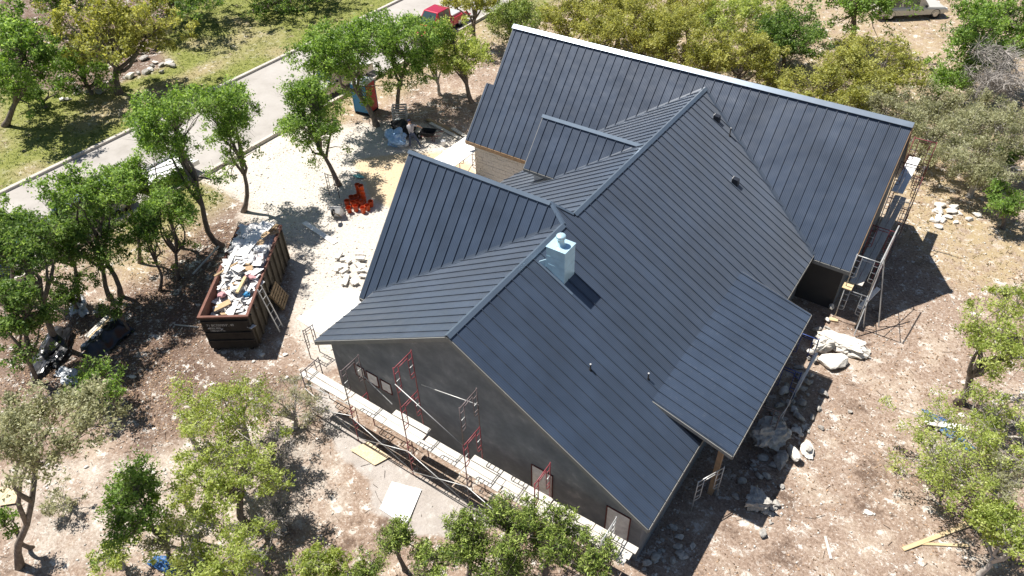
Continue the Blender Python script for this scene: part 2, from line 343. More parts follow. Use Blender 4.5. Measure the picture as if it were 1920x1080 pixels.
# ------------------------------------------------------------------ ground
def PW(pts, z=0.0): return [tuple(G(x, y, z)[:2]) for x, y in pts]
Z_LIME = PW([(455, 405), (500, 330), (560, 262), (640, 238), (720, 232), (800, 236), (900, 262), (960, 330), (900, 420), (760, 540), (700, 640), (600, 690), (555, 610), (560, 520), (545, 450), (480, 440)])
Z_SAND = PW([(655, 300), (760, 285), (860, 285), (900, 330), (760, 400), (700, 380)])
Z_CONC = PW([(585, 700), (660, 800), (760, 880), (900, 950), (1010, 960), (860, 1010), (760, 1000), (700, 960), (690, 900), (640, 860), (590, 760)])
Z_BED = PW([(0, 170), (180, 175), (330, 120), (300, 80), (330, 20), (250, -60), (-250, -60), (-250, 330), (0, 260)])
Z_DRY = PW([(1660, 300), (1760, 260), (1920, 420), (1990, 520), (1860, 560), (1760, 500), (1690, 440)])
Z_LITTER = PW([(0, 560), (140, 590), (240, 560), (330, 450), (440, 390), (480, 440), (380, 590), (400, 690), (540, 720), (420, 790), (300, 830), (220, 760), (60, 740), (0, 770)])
Z_PALE = PW([(0, 860), (240, 840), (430, 800), (560, 760), (650, 840), (700, 960), (560, 1000), (300, 1080), (0, 1080)])
Z_TAN = PW([(205, 430), (330, 380), (380, 420), (280, 520), (215, 530)])
Z_DRIVE = [(-26.2, 7.6), (-26.2, 16.8), (-20.5, 15.8), (-17.5, 11.0), (-20.3, 7.4)]
SX0, SX1 = -34.0, -25.75                                          # street kerb faces
def masks(x, y):
    lime = smooth(polydist(x, y, Z_LIME), -1.6, 1.0)
    lime = np.maximum(lime, smooth(polydist(x, y, Z_DRIVE), -0.9, 0.6))
    sand = smooth(polydist(x, y, Z_SAND), -0.8, 0.8)
    conc = smooth(polydist(x, y, Z_CONC), -0.5, 0.5)
    n = vnoise(x, y, 0.13, 5)*0.6+vnoise(x, y, 0.4, 6)*0.4
    far = smooth(-x, -SX0-0.5, -SX0+0.8)
    bed = smooth(polydist(x, y, Z_BED), -0.6, 0.8)
    grass = far*(1-bed)*smooth(n, 0.02, 0.38)
    strip = smooth(-x, 21.0, 24.0)*(1-far)*smooth(y, -3, 6)*(1-smooth(polydist(x, y, Z_DRIVE), -1.0, 0.4))
    grass = np.maximum(grass, strip*smooth(n, 0.3, 0.6)*0.85)
    dry = np.maximum(far*(1-bed)*0.9, smooth(polydist(x, y, Z_DRY), -2.0, 1.5))
    dry = np.maximum(dry, smooth(y, 27, 34)*0.75); dry = np.maximum(dry, strip*0.9)
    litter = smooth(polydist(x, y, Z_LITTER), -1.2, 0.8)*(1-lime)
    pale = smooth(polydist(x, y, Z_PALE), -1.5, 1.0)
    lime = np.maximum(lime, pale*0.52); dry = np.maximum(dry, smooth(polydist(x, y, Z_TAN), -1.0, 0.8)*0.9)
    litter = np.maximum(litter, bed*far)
    return lime, sand, conc, grass, dry, litter
def axis_coords(a, b, step, far):
    mid = np.arange(a, b, step); g = []; d = step; x = b
    while x < far: x += d; d *= 1.35; g.append(x)
    h = []; d = step; x = a
    while x > -far: x -= d; d *= 1.35; h.append(x)
    return np.array(h[::-1]+list(mid)+g)
def gz(x, y):
    x = np.asarray(x, float); y = np.asarray(y, float)
    h = (vnoise(x, y, 0.7, 1)-0.5)*0.07+(vnoise(x, y, 2.1, 2)-0.5)*0.05
    flat = smooth(np.maximum(np.maximum(-12.2-x, x-9.3), np.maximum(-0.6-y, y-25.3)), 0.0, 1.5)     # level around the house
    road = smooth(np.maximum(SX0-0.6-x, x-SX1-0.6), 0.0, 0.5)
    return h*flat*road-0.06*(1-road)
xs = axis_coords(-62, 30, 0.33, 700); ys = axis_coords(-20, 74, 0.36, 700)
X, Y = np.meshgrid(xs, ys); Zg = gz(X, Y)
nx, ny = len(xs), len(ys)
V = np.stack([X, Y, Zg], -1).reshape(-1, 3)
idx = np.arange(nx*ny).reshape(ny, nx)
F = np.stack([idx[:-1, :-1], idx[:-1, 1:], idx[1:, 1:], idx[1:, :-1]], -1).reshape(-1, 4)
gme = tri_mesh('ground', V, F)
mk = masks(X.reshape(-1), Y.reshape(-1))
for nm, arr in zip(('lime', 'sand', 'conc', 'grass', 'dry', 'litter'), mk):
    a = gme.attributes.new(nm, 'FLOAT', 'POINT'); a.data.foreach_set('value', arr.astype(np.float32))
gme.polygons.foreach_set('use_smooth', [True]*len(gme.polygons))
def ground_mat():
    m, nt, b = newmat('dirt_and_caliche'); N = nt.nodes; L = nt.links
    b.inputs['Roughness'].default_value = 0.95; b.inputs['Specular IOR Level'].default_value = 0.15
    tc = N.new('ShaderNodeTexCoord')
    def noise(s, d=8, r=0.65):
        n = N.new('ShaderNodeTexNoise'); n.inputs['Scale'].default_value = s; n.inputs['Detail'].default_value = d; n.inputs['Roughness'].default_value = r
        L.new(tc.outputs['Object'], n.inputs['Vector']); return n.outputs['Fac']
    def ramp(fac, stops):
        c = N.new('ShaderNodeValToRGB'); e = c.color_ramp.elements
        while len(e) < len(stops): e.new(0.5)
        for el, (p, col) in zip(e, stops): el.position = p; el.color = (*col, 1)
        L.new(fac, c.inputs['Fac']); return c.outputs['Color']
    def mr(v, a, b_, c=0.0, d=1.0):
        n = N.new('ShaderNodeMapRange'); n.inputs['From Min'].default_value = a; n.inputs['From Max'].default_value = b_; n.inputs['To Min'].default_value = c; n.inputs['To Max'].default_value = d
        n.interpolation_type = 'SMOOTHSTEP'; L.new(v, n.inputs['Value']); return n.outputs[0]
    def math_(op, a, b_):
        n = N.new('ShaderNodeMath'); n.operation = op
        for i, v in enumerate((a, b_)):
            if isinstance(v, (int, float)): n.inputs[i].default_value = v
            else: L.new(v, n.inputs[i])
        return n.outputs[0]
    def mix(f, a, b_):
        n = N.new('ShaderNodeMix'); n.data_type = 'RGBA'; L.new(f, n.inputs['Factor'])
        L.new(a, n.inputs['A']); L.new(b_, n.inputs['B']); return n.outputs['Result']
    def attr(nm): n = N.new('ShaderNodeAttribute'); n.attribute_name = nm; return n.outputs['Fac']
    big = noise(0.22, 5); mid = noise(1.3, 8, 0.7); fine = noise(9.0, 10, 0.82); speck = noise(17.0, 6, 0.75); chalk = noise(1.7, 12, 0.82); chalk2 = noise(6.0, 9, 0.75)
    dirt = ramp(fine, [(0.30, (0.095, 0.062, 0.045)), (0.44, (0.215, 0.152, 0.113)), (0.56, (0.330, 0.250, 0.195)), (0.68, (0.54, 0.46, 0.395))])
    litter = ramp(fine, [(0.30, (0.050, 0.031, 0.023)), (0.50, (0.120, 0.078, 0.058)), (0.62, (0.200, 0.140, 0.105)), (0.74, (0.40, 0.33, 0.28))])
    lime = ramp(fine, [(0.28, (0.27, 0.235, 0.19)), (0.42, (0.42, 0.375, 0.32)), (0.56, (0.56, 0.52, 0.465)), (0.72, (0.70, 0.68, 0.64))])
    white = ramp(speck, [(0.3, (0.46, 0.42, 0.37)), (0.7, (0.68, 0.655, 0.61))])
    sand = ramp(fine, [(0.3, (0.44, 0.32, 0.19)), (0.6, (0.56, 0.44, 0.29))])
    conc = ramp(mid, [(0.3, (0.34, 0.315, 0.29)), (0.7, (0.46, 0.435, 0.41))])
    grass = ramp(fine, [(0.3, (0.105, 0.125, 0.028)), (0.5, (0.185, 0.20, 0.050)), (0.7, (0.27, 0.265, 0.095))])
    dry = ramp(fine, [(0.3, (0.22, 0.155, 0.085)), (0.5, (0.34, 0.265, 0.155)), (0.7, (0.46, 0.375, 0.24))])
    tan = ramp(fine, [(0.3, (0.22, 0.165, 0.12)), (0.5, (0.36, 0.285, 0.22)), (0.66, (0.56, 0.49, 0.42))])
    dark = ramp(fine, [(0.3, (0.055, 0.036, 0.027)), (0.5, (0.135, 0.092, 0.068)), (0.68, (0.30, 0.235, 0.19))])
    patch = noise(0.42, 7, 0.7)
    c = mix(mr(patch, 0.50, 0.62), dirt, tan)
    c = mix(mr(patch, 0.46, 0.36), c, dark)
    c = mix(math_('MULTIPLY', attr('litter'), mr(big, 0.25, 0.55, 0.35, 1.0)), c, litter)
    c = mix(math_('MULTIPLY', attr('dry'), mr(mid, 0.30, 0.6)), c, dry)
    c = mix(math_('MULTIPLY', attr('grass'), mr(mid, 0.28, 0.44)), c, grass)
    fl = math_('MULTIPLY', math_('MAXIMUM', mr(chalk, 0.548, 0.582), math_('MULTIPLY', mr(chalk2, 0.585, 0.62), 0.8)), mr(big, 0.30, 0.55, 0.35, 1.0))
    fl = math_('MULTIPLY', fl, math_('SUBTRACT', 1.0, math_('MULTIPLY', attr('grass'), 0.9)))
    c = mix(fl, c, white)
    c = mix(math_('MULTIPLY', mr(speck, 0.60, 0.68), 0.7), c, white)
    li = math_('ADD', attr('lime'), math_('MULTIPLY', math_('SUBTRACT', mid, 0.5), 0.9))
    c = mix(math_('MULTIPLY', mr(li, 0.35, 0.62), attr('lime')), c, lime)
    sn = math_('ADD', attr('sand'), math_('MULTIPLY', math_('SUBTRACT', mid, 0.5), 0.8))
    c = mix(math_('MULTIPLY', mr(sn, 0.4, 0.75), 0.9), c, sand)
    co = math_('ADD', attr('conc'), math_('MULTIPLY', math_('SUBTRACT', mid, 0.5), 1.1))
    c = mix(math_('MULTIPLY', mr(co, 0.35, 0.7), 0.75), c, conc)
    L.new(c, b.inputs['Base Color'])
    bp = N.new('ShaderNodeBump'); bp.inputs['Strength'].default_value = 0.7; bp.inputs['Distance'].default_value = 0.05
    L.new(math_('ADD', fine, math_('MULTIPLY', speck, 0.5)), bp.inputs['Height']); L.new(bp.outputs['Normal'], b.inputs['Normal'])
    return m
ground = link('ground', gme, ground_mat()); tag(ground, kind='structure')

# street with kerbs
sm = MB(); s0, s1 = -60.0, 140.0; seg = 80
for i in range(seg):
    a = s0+(s1-s0)*i/seg; b_ = s0+(s1-s0)*(i+1)/seg
    xm = (SX0+SX1)/2
    sm.add([(SX0-0.05, a, 0.0), (xm, a, 0.05), (xm, b_, 0.05), (SX0-0.05, b_, 0.0)], [(0, 1, 2, 3)])
    sm.add([(xm, a, 0.05), (SX1+0.05, a, 0.0), (SX1+0.05, b_, 0.0), (xm, b_, 0.05)], [(0, 1, 2, 3)])
street = sm.build('street', M['street']); tag(street, kind='structure')
for nm, xk, sgn in (('kerb', SX0, -1), ('kerb', SX1, 1)):
    kb = MB()
    prof = [(0, -0.05), (0.02*sgn, 0.13), (0.05*sgn, 0.16), (0.28*sgn, 0.16), (0.30*sgn, -0.05)]
    kb.prism([(xk+p[0], s0, p[1]) for p in prof], (0, s1-s0, 0))
    o = kb.build(nm, M['kerb']); tag(o, kind='structure')

# ------------------------------------------------------------------ house
H, mL, mR, a_, b_ = 7.1187, 0.5844, 0.5821, 7.1785, 7.5123
vB, zB, mB, cB, wB = 7.3932, 7.5851, 1.194, 7.8271, 4.2337
cC, vC, zC, mC, wC = 5.4012, 14.0207, 6.8959, 1.1416, 1.6989
dL, dR, vD, zD, mD, wD = 11.50, 9.1597, 20.5273, 7.6705, 1.1291, 4.4788
pb0, pb1, pv0, pv1, mP = 5.6126, 8.6711, 3.8252, 12.0103, 0.2798
zpe0 = H-mR*pb0
fR = lambda u, v: H-mR*u
fL = lambda u, v: H+mL*u
fBn = lambda u, v: zB-mB*(vB-v)
fBf = lambda u, v: zB-mB*(v-vB)
fCn = lambda u, v: zC-mC*(vC-v)
fCf = lambda u, v: zC-mC*(v-vC)
fDn = lambda u, v: zD-mD*(vD-v)
fDf = lambda u, v: zD-mD*(v-vD)
fP = lambda u, v: zpe0-mP*(u-pb0)+0.012
uP = -(zB-H)/mR
vBL0, vBH0 = vB-(zB-H)/mB, vB+(zB-H)/mB
vFLv = vB-(zB-fL(-a_, 0))/mB
vULv = lambda u: vB+(zB-fL(u, 0))/mB
vDL = lambda u: vD-(zD-fL(u, 0))/mD
vDR = lambda u: vD-(zD-fR(u, 0))/mD
eD = vD-wD
house = thing('house', 'new house with dark blue charcoal standing seam metal roof and grey stucco walls', 'house')

def clip(poly, k, lo, hi):
    for sgn, lim in ((1, lo), (-1, -hi)):
        out = []; n = len(poly)
        for i in range(n):
            p, q = poly[i], poly[(i+1) % n]; dp = sgn*p[k]-lim; dq = sgn*q[k]-lim
            if dp >= 0: out.append(p)
            if (dp > 0 and dq < 0) or (dp < 0 and dq > 0):
                t = dp/(dp-dq); out.append((p[0]+t*(q[0]-p[0]), p[1]+t*(q[1]-p[1])))
        poly = out
        if len(poly) < 3: return []
    return poly
def pnormal(fn):
    z0 = fn(0, 0); gx = fn(1, 0)-z0; gy = fn(0, 1)-z0
    return unit((-gx, -gy, 1))
def slope(name, fn, poly, k, off=0.0, sp=0.445, panels=True, thick=0.14, pm='roof'):
    """k: 0 = strips along u (seams run along v), 1 = strips along v (seams run along u)"""
    nrm = pnormal(fn)
    lift = lambda p, h: np.array([p[0], p[1], fn(*p)])+nrm*h
    d = MB(); d.prism([lift(p, -0.016) for p in poly], (0, 0, -thick))
    deck = d.build('roof_slope', M['deck'] if panels else M['roof'], house)
    tag(deck, name)
    if not panels: return deck
    lo = min(p[k] for p in poly); hi = max(p[k] for p in poly)
    s = lo-off
    while s < hi-1e-4:
        c = clip(poly, k, max(s, lo), min(s+sp, hi))
        if len(c) >= 3:
            cc = []
            for p in c:
                if not cc or math.hypot(p[0]-cc[-1][0], p[1]-cc[-1][1]) > 1e-4: cc.append(p)
            if len(cc) > 2 and math.hypot(cc[0][0]-cc[-1][0], cc[0][1]-cc[-1][1]) < 1e-4: cc.pop()
            if len(cc) >= 3:
                ar = 0.5*sum(cc[i][0]*cc[(i+1) % len(cc)][1]-cc[(i+1) % len(cc)][0]*cc[i][1] for i in range(len(cc)))
                if abs(ar) > 0.004:
                    if ar < 0: cc = cc[::-1]
                    mb = MB(); j = R_.uniform(-0.0015, 0.0015)
                    top = [lift(p, 0.004+j) for p in cc]; bot = [lift(p, -0.012) for p in cc]; n = len(cc)
                    mb.add(top+bot, [tuple(range(n))]+[(i, n+i, n+(i+1) % n, (i+1) % n) for i in range(n)])
                    if s > lo+0.03:                                # standing rib on the low-s edge of the pan
                        e = [p for p in cc if abs(p[k]-s) < 1e-3]
                        if len(e) >= 2:
                            o_ = 1-k; e0 = min(e, key=lambda p: p[o_]); e1 = max(e, key=lambda p: p[o_])
                            if abs(e1[o_]-e0[o_]) > 0.15:
                                A, B = lift(e0, 0.0), lift(e1, 0.0); sv = np.zeros(3); sv[k] = 1.0
                                sv = unit(sv-nrm*np.dot(sv, nrm))*0.012
                                mb.add([A-sv, A+sv, B+sv, B-sv, A-sv+nrm*0.046, A+sv+nrm*0.046, B+sv+nrm*0.046, B-sv+nrm*0.046],
                                       [(4, 5, 6, 7), (0, 1, 5, 4), (1, 2, 6, 5), (2, 3, 7, 6), (3, 0, 4, 7)])
                    o = mb.build('roof_panel', M[pm], deck)
                    me = o.data; bm = bmesh.new(); bm.from_mesh(me); bmesh.ops.recalc_face_normals(bm, faces=bm.faces); bm.to_mesh(me); bm.free()
                    uvl = me.uv_layers.new(name='pan')
                    co = np.array([v.co[:] for v in me.vertices]); li = np.array([l.vertex_index for l in me.loops])
                    uu = np.stack([co[li, k]-s, co[li, 1-k]], -1).astype(np.float32)
                    uvl.data.foreach_set('uv', uu.reshape(-1))
        s += sp
    return deck

slope('long right-hand main slope below chimney', fR, [(0, 0), (b_, 0), (b_, vDR(b_)), (0, vDR(0)), (0, vBH0), (uP, vB), (0, vBL0)], 1, 0.14)
slope('front left slope above stucco gable', fL, [(-a_, 0), (0, 0), (0, vBL0), (-a_, vFLv)], 1, 0.14)
slope('sunlit left slope behind the cross gable', fL, [(0, vBH0), (0, vDL(0)), (-6.6, vDL(-6.6)), (-6.95, 14.85), (-7.8, 13.75), (-7.8, vULv(-7.8))], 1, 0.14)
slope('near slope of left cross gable', fBn, [(-cB, vB-wB), (-a_, vB-wB), (-a_, vFLv), (0, vBL0), (uP, vB), (-cB, vB)], 0, 0.18)
slope('far slope of left cross gable', fBf, [(-cB, vB), (uP, vB), (0, vBH0), (-7.2, vULv(-7.2)), (-7.2, vB+wB), (-cB, vB+wB)], 0, panels=False)
slope('near slope of small dormer gable', fCn, [(-cC, vC-wC), (-(H-fCn(0, vC-wC))/mL, vC-wC), (-(H-zC)/mL, vC), (-cC, vC)], 0, 0.14)
slope('far slope of small dormer gable', fCf, [(-cC, vC), (-(H-zC)/mL, vC), (-(H-fCn(0, vC-wC))/mL, vC+wC), (-cC, vC+wC)], 0, panels=False)
slope('near slope of long rear wing', fDn, [(-11.88, eD), (-7.0, eD), (-6.6, vDL(-6.6)), (0, vDL(0)), (b_, vDR(b_)), (b_+0.02, eD), (dR, eD), (dR, vD), (-dL, vD), (-11.40, 18.27), (-11.88, 18.27)], 0, 0.30)
slope('rear slope of long rear wing', fDf, [(-dL, vD), (dR, vD), (dR, vD+wD), (-dL, vD+wD)], 0, panels=False)
slope('low pitched porch slope on the right', fP, [(pb0, pv0), (pb1, pv0), (pb1, pv1), (pb0, pv1)], 1, (pv0+0.14) % 0.445, pm='roofporch')

def cap(name, p0, p1, d1, d2, w=0.15, h=0.07, material='trim', th=0.02, lab=None):
    """folded metal cap over a ridge/hip/valley line p0-p1; d1,d2 point away across each slope"""
    p0, p1 = np.asarray(p0, float), np.asarray(p1, float); up = np.array((0, 0, 1.0)); ax = unit(p1-p0)
    d1 = unit(np.asarray(d1)-ax*np.dot(d1, ax)); d2 = unit(np.asarray(d2)-ax*np.dot(d2, ax))
    mb = MB(); prof = [d1*w+up*(h-0.012), up*(h+0.012), d2*w+up*(h-0.012)]
    prof = prof+[q-up*th for q in prof[::-1]]
    P = [p0+q for q in prof]; n = 6; d = p1-p0
    fs = [(0, 1, 4, 5), (1, 2, 3, 4), (11, 10, 7, 6), (10, 9, 8, 7)]+[(i, n+i, n+(i+1) % n, (i+1) % n) for i in range(n)]
    mb.add(P+[q+d for q in P], [f[::-1] for f in fs])
    o = mb.build(name, M[material], house); 
    bm = bmesh.new(); bm.from_mesh(o.data); bmesh.ops.recalc_face_normals(bm, faces=bm.faces); bm.to_mesh(o.data); bm.free()
    if lab: o['label'] = lab
    return o
tR, tL = (1, 0, -mR), (-1, 0, -mL)
n_, s_ = (0, 1, 0), (0, -1, 0)
cap('ridge_cap', (0, -0.03, H), (0, vBL0, H), tR, tL)
cap('ridge_cap', (0, vBH0, H), (0, vDR(0)+0.12, H), tR, tL)
cap('ridge_cap', (-cB-0.03, vB, zB), (uP, vB, zB), (0, -1, -0.64), (0, 1, -0.64))
cap('ridge_cap', (-cC-0.04, vC, zC), (-(H-zC)/mL+0.12, vC, zC), (0, -1, -0.64), (0, 1, -0.64))
cap('ridge_cap', (-dL-0.03, vD, zD), (dR+0.03, vD, zD), (0, -1, -0.64), (0, 1, -0.64), 0.24, material='cap', lab='ridge cap of rear wing with its glint in the pale colour')
cap('hip_cap', (uP, vB, zB), (0, vBL0, H), (1, 0.2, -mR), (-0.2, -1, -mB), 0.10)
cap('hip_cap', (uP, vB, zB), (0, vBH0, H), (1, -0.2, -mR), (-0.2, 1, -mB), 0.08)
def valley(p0, p1, g1, g2, w=0.10):                               # g: gradient functions of the two planes
    p0 = np.asarray(p0, float); p1 = np.asarray(p1, float); ax = unit(p1-p0); ah = unit((ax[0], ax[1], 0)); s = np.array((ah[1], -ah[0], 0))
    def side(v, fn): 
        e = p0+v*0.5; e = e+0; z = fn(p0[0]+v[0], p0[1]+v[1])-p0[2]; return np.array((v[0], v[1], z))
    za = min(g1, g2, key=lambda f: -f(p0[0]+s[0], p0[1]+s[1])); zb = min(g1, g2, key=lambda f: -f(p0[0]-s[0], p0[1]-s[1]))
    cap('valley_flashing', p0, p1, side(s, za), side(-s, zb), w, 0.022, 'valley', 0.012)
valley((-a_, vFLv, fL(-a_, 0)), (0, vBL0, H), fL, fBn)
valley((b_, vDR(b_), fR(b_, 0)), (0, vDR(0), H), fR, fDn)
valley((-6.6, vDL(-6.6), fL(-6.6, 0)), (0, vDL(0), H), fL, fDn)
uCe = -(H-fCn(0, vC-wC))/mL
valley((uCe, vC-wC, fL(uCe, 0)), (-(H-zC)/mL, vC, zC), fL, fCn, 0.07)

def rake(name, p0, p1, out, h=0.20, t=0.03, m='fascia', drop=0.02, lab=None):
    p0, p1, out = np.asarray(p0, float), np.asarray(p1, float), np.asarray(out, float)
    mb = MB(); q = [p0+(0, 0, -drop), p1+(0, 0, -drop), p1+(0, 0, -drop-h), p0+(0, 0, -drop-h)]
    q = [x+out*0.004 for x in q]; mb.prism(q, out*t)
    o = mb.build(name, M[m], house)
    if lab: o['label'] = lab
    return o
# front gable rakes, eaves
rake('fascia', (-a_, 0, fL(-a_, 0)), (0, 0, H), (0, -1, 0), lab='grey rake board of front gable')
rake('fascia', (0, 0, H), (b_, 0, fR(b_, 0)), (0, -1, 0))
rake('fascia', (-a_, 0, fL(-a_, 0)), (-a_, vFLv, fL(-a_, 0)), (-1, 0, 0), 0.18)
rake('fascia', (b_, 0, fR(b_, 0)), (b_, vDR(b_), fR(b_, 0)), (1, 0, 0), 0.18)
rake('fascia', (pb0+0.02, pv0, fP(pb0, 0)), (pb1, pv0, fP(pb1, 0)), (0, -1, 0), 0.15)
rake('fascia', (pb0+0.02, pv1, fP(pb0, 0)), (pb1, pv1, fP(pb1, 0)), (0, 1, 0), 0.15)
rake('fascia', (pb1, pv0, fP(pb1, 0)), (pb1, pv1, fP(pb1, 0)), (1, 0, 0), 0.17)
rake('fascia', (-cB, vB-wB, fBn(0, vB-wB)), (-cB, vB, zB), (-1, 0, 0))
rake('fascia', (-cB, vB+wB, fBn(0, vB-wB)), (-cB, vB, zB), (-1, 0, 0))
rake('fascia', (-cB, vB-wB, fBn(0, vB-wB)), (-a_-0.04, vB-wB, fBn(0, vB-wB)), (0, -1, 0), 0.18)
rake('fascia', (-cC, vC-wC, fCn(0, vC-wC)), (-cC, vC, zC), (-1, 0, 0), 0.16)
rake('fascia', (-cC, vC+wC, fCn(0, vC-wC)), (-cC, vC, zC), (-1, 0, 0), 0.16)
rake('fascia', (-cC, vC-wC, fCn(0, vC-wC)), (uCe, vC-wC, fCn(0, vC-wC)), (0, -1, 0), 0.14, lab='pale eave board of dormer')
zDe = fDn(0, eD)
rake('wood_fascia', (-11.88, eD, zDe), (-7.0, eD, zDe), (0, -1, 0), 0.20, m='woodfascia', lab='raw wood eave board above the limestone wall')
rake('fascia', (b_+0.05, eD, zDe), (dR, eD, zDe), (0, -1, 0), 0.18)
rake('wood_fascia', (dR, eD, zDe), (dR, vD, zD), (1, 0, 0), 0.22, m='woodfascia', lab='raw wood rake board of rear wing gable')
rake('wood_fascia', (dR, vD+wD, zDe), (dR, vD, zD), (1, 0, 0), 0.22, m='woodfascia')
rake('fascia', (-dL, vD+wD, zDe), (-dL, vD, zD), (-1, 0, 0))
rake('fascia', (-11.40, 18.27, fDn(0, 18.27)), (-dL, vD, zD), (-1, 0, 0))
rake('fascia', (-11.88, eD, zDe), (-11.88, 18.27, fDn(0, 18.27)), (-1, 0, 0))
rake('fascia', (-11.88, 18.27, fDn(0, 18.27)), (-11.42, 18.27, fDn(0, 18.27)), (0, 1, 0), 0.12)

def wall(name, poly, d, m='stucco', lab=None):
    o = MB().prism(poly, d).build(name, M[m], house)
    if lab: o['label'] = lab
    return o
c_ = 0.17
VW = 0.32
wall('wall', [(-6.62, VW, -0.05), (7.2, VW, -0.05), (7.2, VW, fR(7.2, 0)-c_), (0, VW, H-c_), (-6.62, VW, fL(-6.62, 0)-c_)], (0, 0.2, 0), lab='dark grey stucco gable wall at the front')
wall('wall', [(-6.62, VW+0.205, -0.05), (-6.62, 3.9, -0.05), (-6.62, 3.9, fL(-6.62, 0)-c_), (-6.62, VW+0.205, fL(-6.62, 0)-c_)], (0.2, 0, 0))
wall('wall', [(7.2, VW+0.205, -0.05), (7.2, 16.4, -0.05), (7.2, 16.4, fR(7.2, 0)-c_), (7.2, VW+0.205, fR(7.2, 0)-c_)], (-0.2, 0, 0))
wall('wall', [(-7.5, vB-wB+0.4, -0.05), (-7.5, vB+wB-0.4, -0.05), (-7.5, vB+wB-0.4, fBf(0, vB+wB-0.4)-0.22), (-7.5, vB, zB-0.22), (-7.5, vB-wB+0.4, fBn(0, vB-wB+0.4)-0.22)], (0.2, 0, 0))
wall('wall', [(-7.3, vB-wB+0.4, -0.05), (-6.625, vB-wB+0.4, -0.05), (-6.625, vB-wB+0.4, 2.7), (-7.3, vB-wB+0.4, 2.7)], (0, 0.2, 0))
wall('wall', [(-6.9, 11.4, -0.05), (-6.9, 16.4, -0.05), (-6.9, 16.4, 2.7), (-6.9, 11.4, 2.7)], (0.2, 0, 0), 'mortar')
zc_ = fCn(0, vC-wC+0.3)-0.2
wall('dormer_wall', [(-cC+0.35, vC-wC+0.3, fL(-cC+0.35, 0)-0.1), (-cC+0.35, vC+wC-0.3, fL(-cC+0.35, 0)-0.1), (-cC+0.35, vC+wC-0.3, zc_), (-cC+0.35, vC, zC-0.2), (-cC+0.35, vC-wC+0.3, zc_)], (0.12, 0, 0), 'white')
wall('dormer_wall', [(-cC+0.475, vC-wC+0.3, fL(-cC+0.475, 0)-0.1), (uCe-0.25, vC-wC+0.3, fL(uCe-0.25, 0)-0.1), (uCe-0.25, vC-wC+0.3, zc_), (-cC+0.475, vC-wC+0.3, zc_)], (0, 0.1, 0), 'white', 'pale dormer side wall under the eave')
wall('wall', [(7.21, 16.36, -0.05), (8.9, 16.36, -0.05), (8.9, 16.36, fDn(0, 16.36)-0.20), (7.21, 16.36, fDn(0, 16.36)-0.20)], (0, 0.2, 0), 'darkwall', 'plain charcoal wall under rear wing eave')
wall('wall', [(8.9, 16.565, -0.05), (8.9, 24.65, -0.05), (8.9, 24.65, fDf(0, 24.65)-0.22), (8.9, vD, zD-0.22), (8.9, 16.565, fDn(0, 16.565)-0.22)], (-0.2, 0, 0))
wall('wall', [(-11.3, 16.565, -0.05), (-11.3, 24.65, -0.05), (-11.3, 24.65, fDf(0, 24.65)-0.22), (-11.3, vD, zD-0.22), (-11.3, 16.565, fDn(0, 16.565)-0.22)], (0.2, 0, 0), 'mortar')
wall('wall', [(-11.3, 24.655, -0.05), (8.9, 24.655, -0.05), (8.9, 24.655, 2.75), (-11.3, 24.655, 2.75)], (0, 0.15, 0))
# limestone wall beside the courtyard
lw = wall('wall', [(-11.5, 16.36, -0.05), (-6.91, 16.36, -0.05), (-6.91, 16.36, 2.72), (-11.5, 16.36, 2.72)], (0, 0.2, 0), 'mortar', 'cream limestone block wall beside the courtyard')
mb = MB(); z = 0.0; row = 0
while z < 2.62:
    u = -11.52-R_.uniform(0, 0.3); hgt = R_.choice((0.14, 0.19, 0.24))
    while u < -6.95:
        w = R_.uniform(0.3, 0.75); u2 = min(u+w, -6.93); ua = max(u, -11.52)
        if u2-ua > 0.05:
            pr = R_.uniform(0.012, 0.035); z1 = min(z+hgt, 2.68)
            mb.box(((ua+u2)/2, 16.36-pr/2+0.004, (z+z1)/2), ((u2-ua)/2-0.006, pr/2+0.004, (z1-z)/2-0.006))
        u += w
    z += hgt
o = mb.build('limestone_block', M['stone'], lw); tag(o, kind='stuff')

# openings in the front stucco wall
def opening(name, u0, u1, z0, z1, lab, bars=0):
    f = MB()
    for (A, B) in (((u0, z0), (u0, z1)), ((u1, z0), (u1, z1)), ((u0, z1), (u1, z1)), ((u0, z0), (u1, z0))):
        f.bar((A[0], VW-0.012, A[1]), (B[0], VW-0.012, B[1]), 0.035, 0.05, (0, 1, 0))
    o = f.build(name, M['redtrim'], house); o['label'] = lab
    p = MB(); n = 6
    for i in range(n):
        ua, ub = u0+0.025+(u1-u0-0.05)*i/n, u0+0.025+(u1-u0-0.05)*(i+1)/n
        ya, yb = VW-0.018-0.010*math.sin(i*1.9), VW-0.018-0.010*math.sin((i+1)*1.9)
        p.add([(ua, ya, z0+0.025), (ub, yb, z0+0.025), (ub, yb, z1-0.025), (ua, ya, z1-0.025)], [(0, 1, 2, 3)])
    p.build('film', M['winfilm'], o)
opening('window', -5.45, -4.95, 1.70, 2.33, 'leftmost small masked window')
opening('window', -4.82, -4.24, 1.66, 2.30, 'middle small masked window')
opening('window', -4.08, -3.55, 1.68, 2.27, 'rightmost small masked window')
opening('door', 2.95, 3.80, 0.05, 2.22, 'tall opening masked with film')
opening('door', 5.92, 6.78, 0.05, 2.25, 'right-hand tall opening masked with film')
# porch posts and beam
for v in (pv0+0.35, (pv0+pv1)/2, pv1-0.35):
    MB().box((pb1-0.45, v, 1.35), (0.09, 0.09, 1.38)).build('porch_post', M['woodfascia'], house)
MB().box((pb1-0.45, (pv0+pv1)/2, 2.77), (0.08, (pv1-pv0)/2-0.3, 0.06)).build('porch_beam', M['woodfascia'], house)

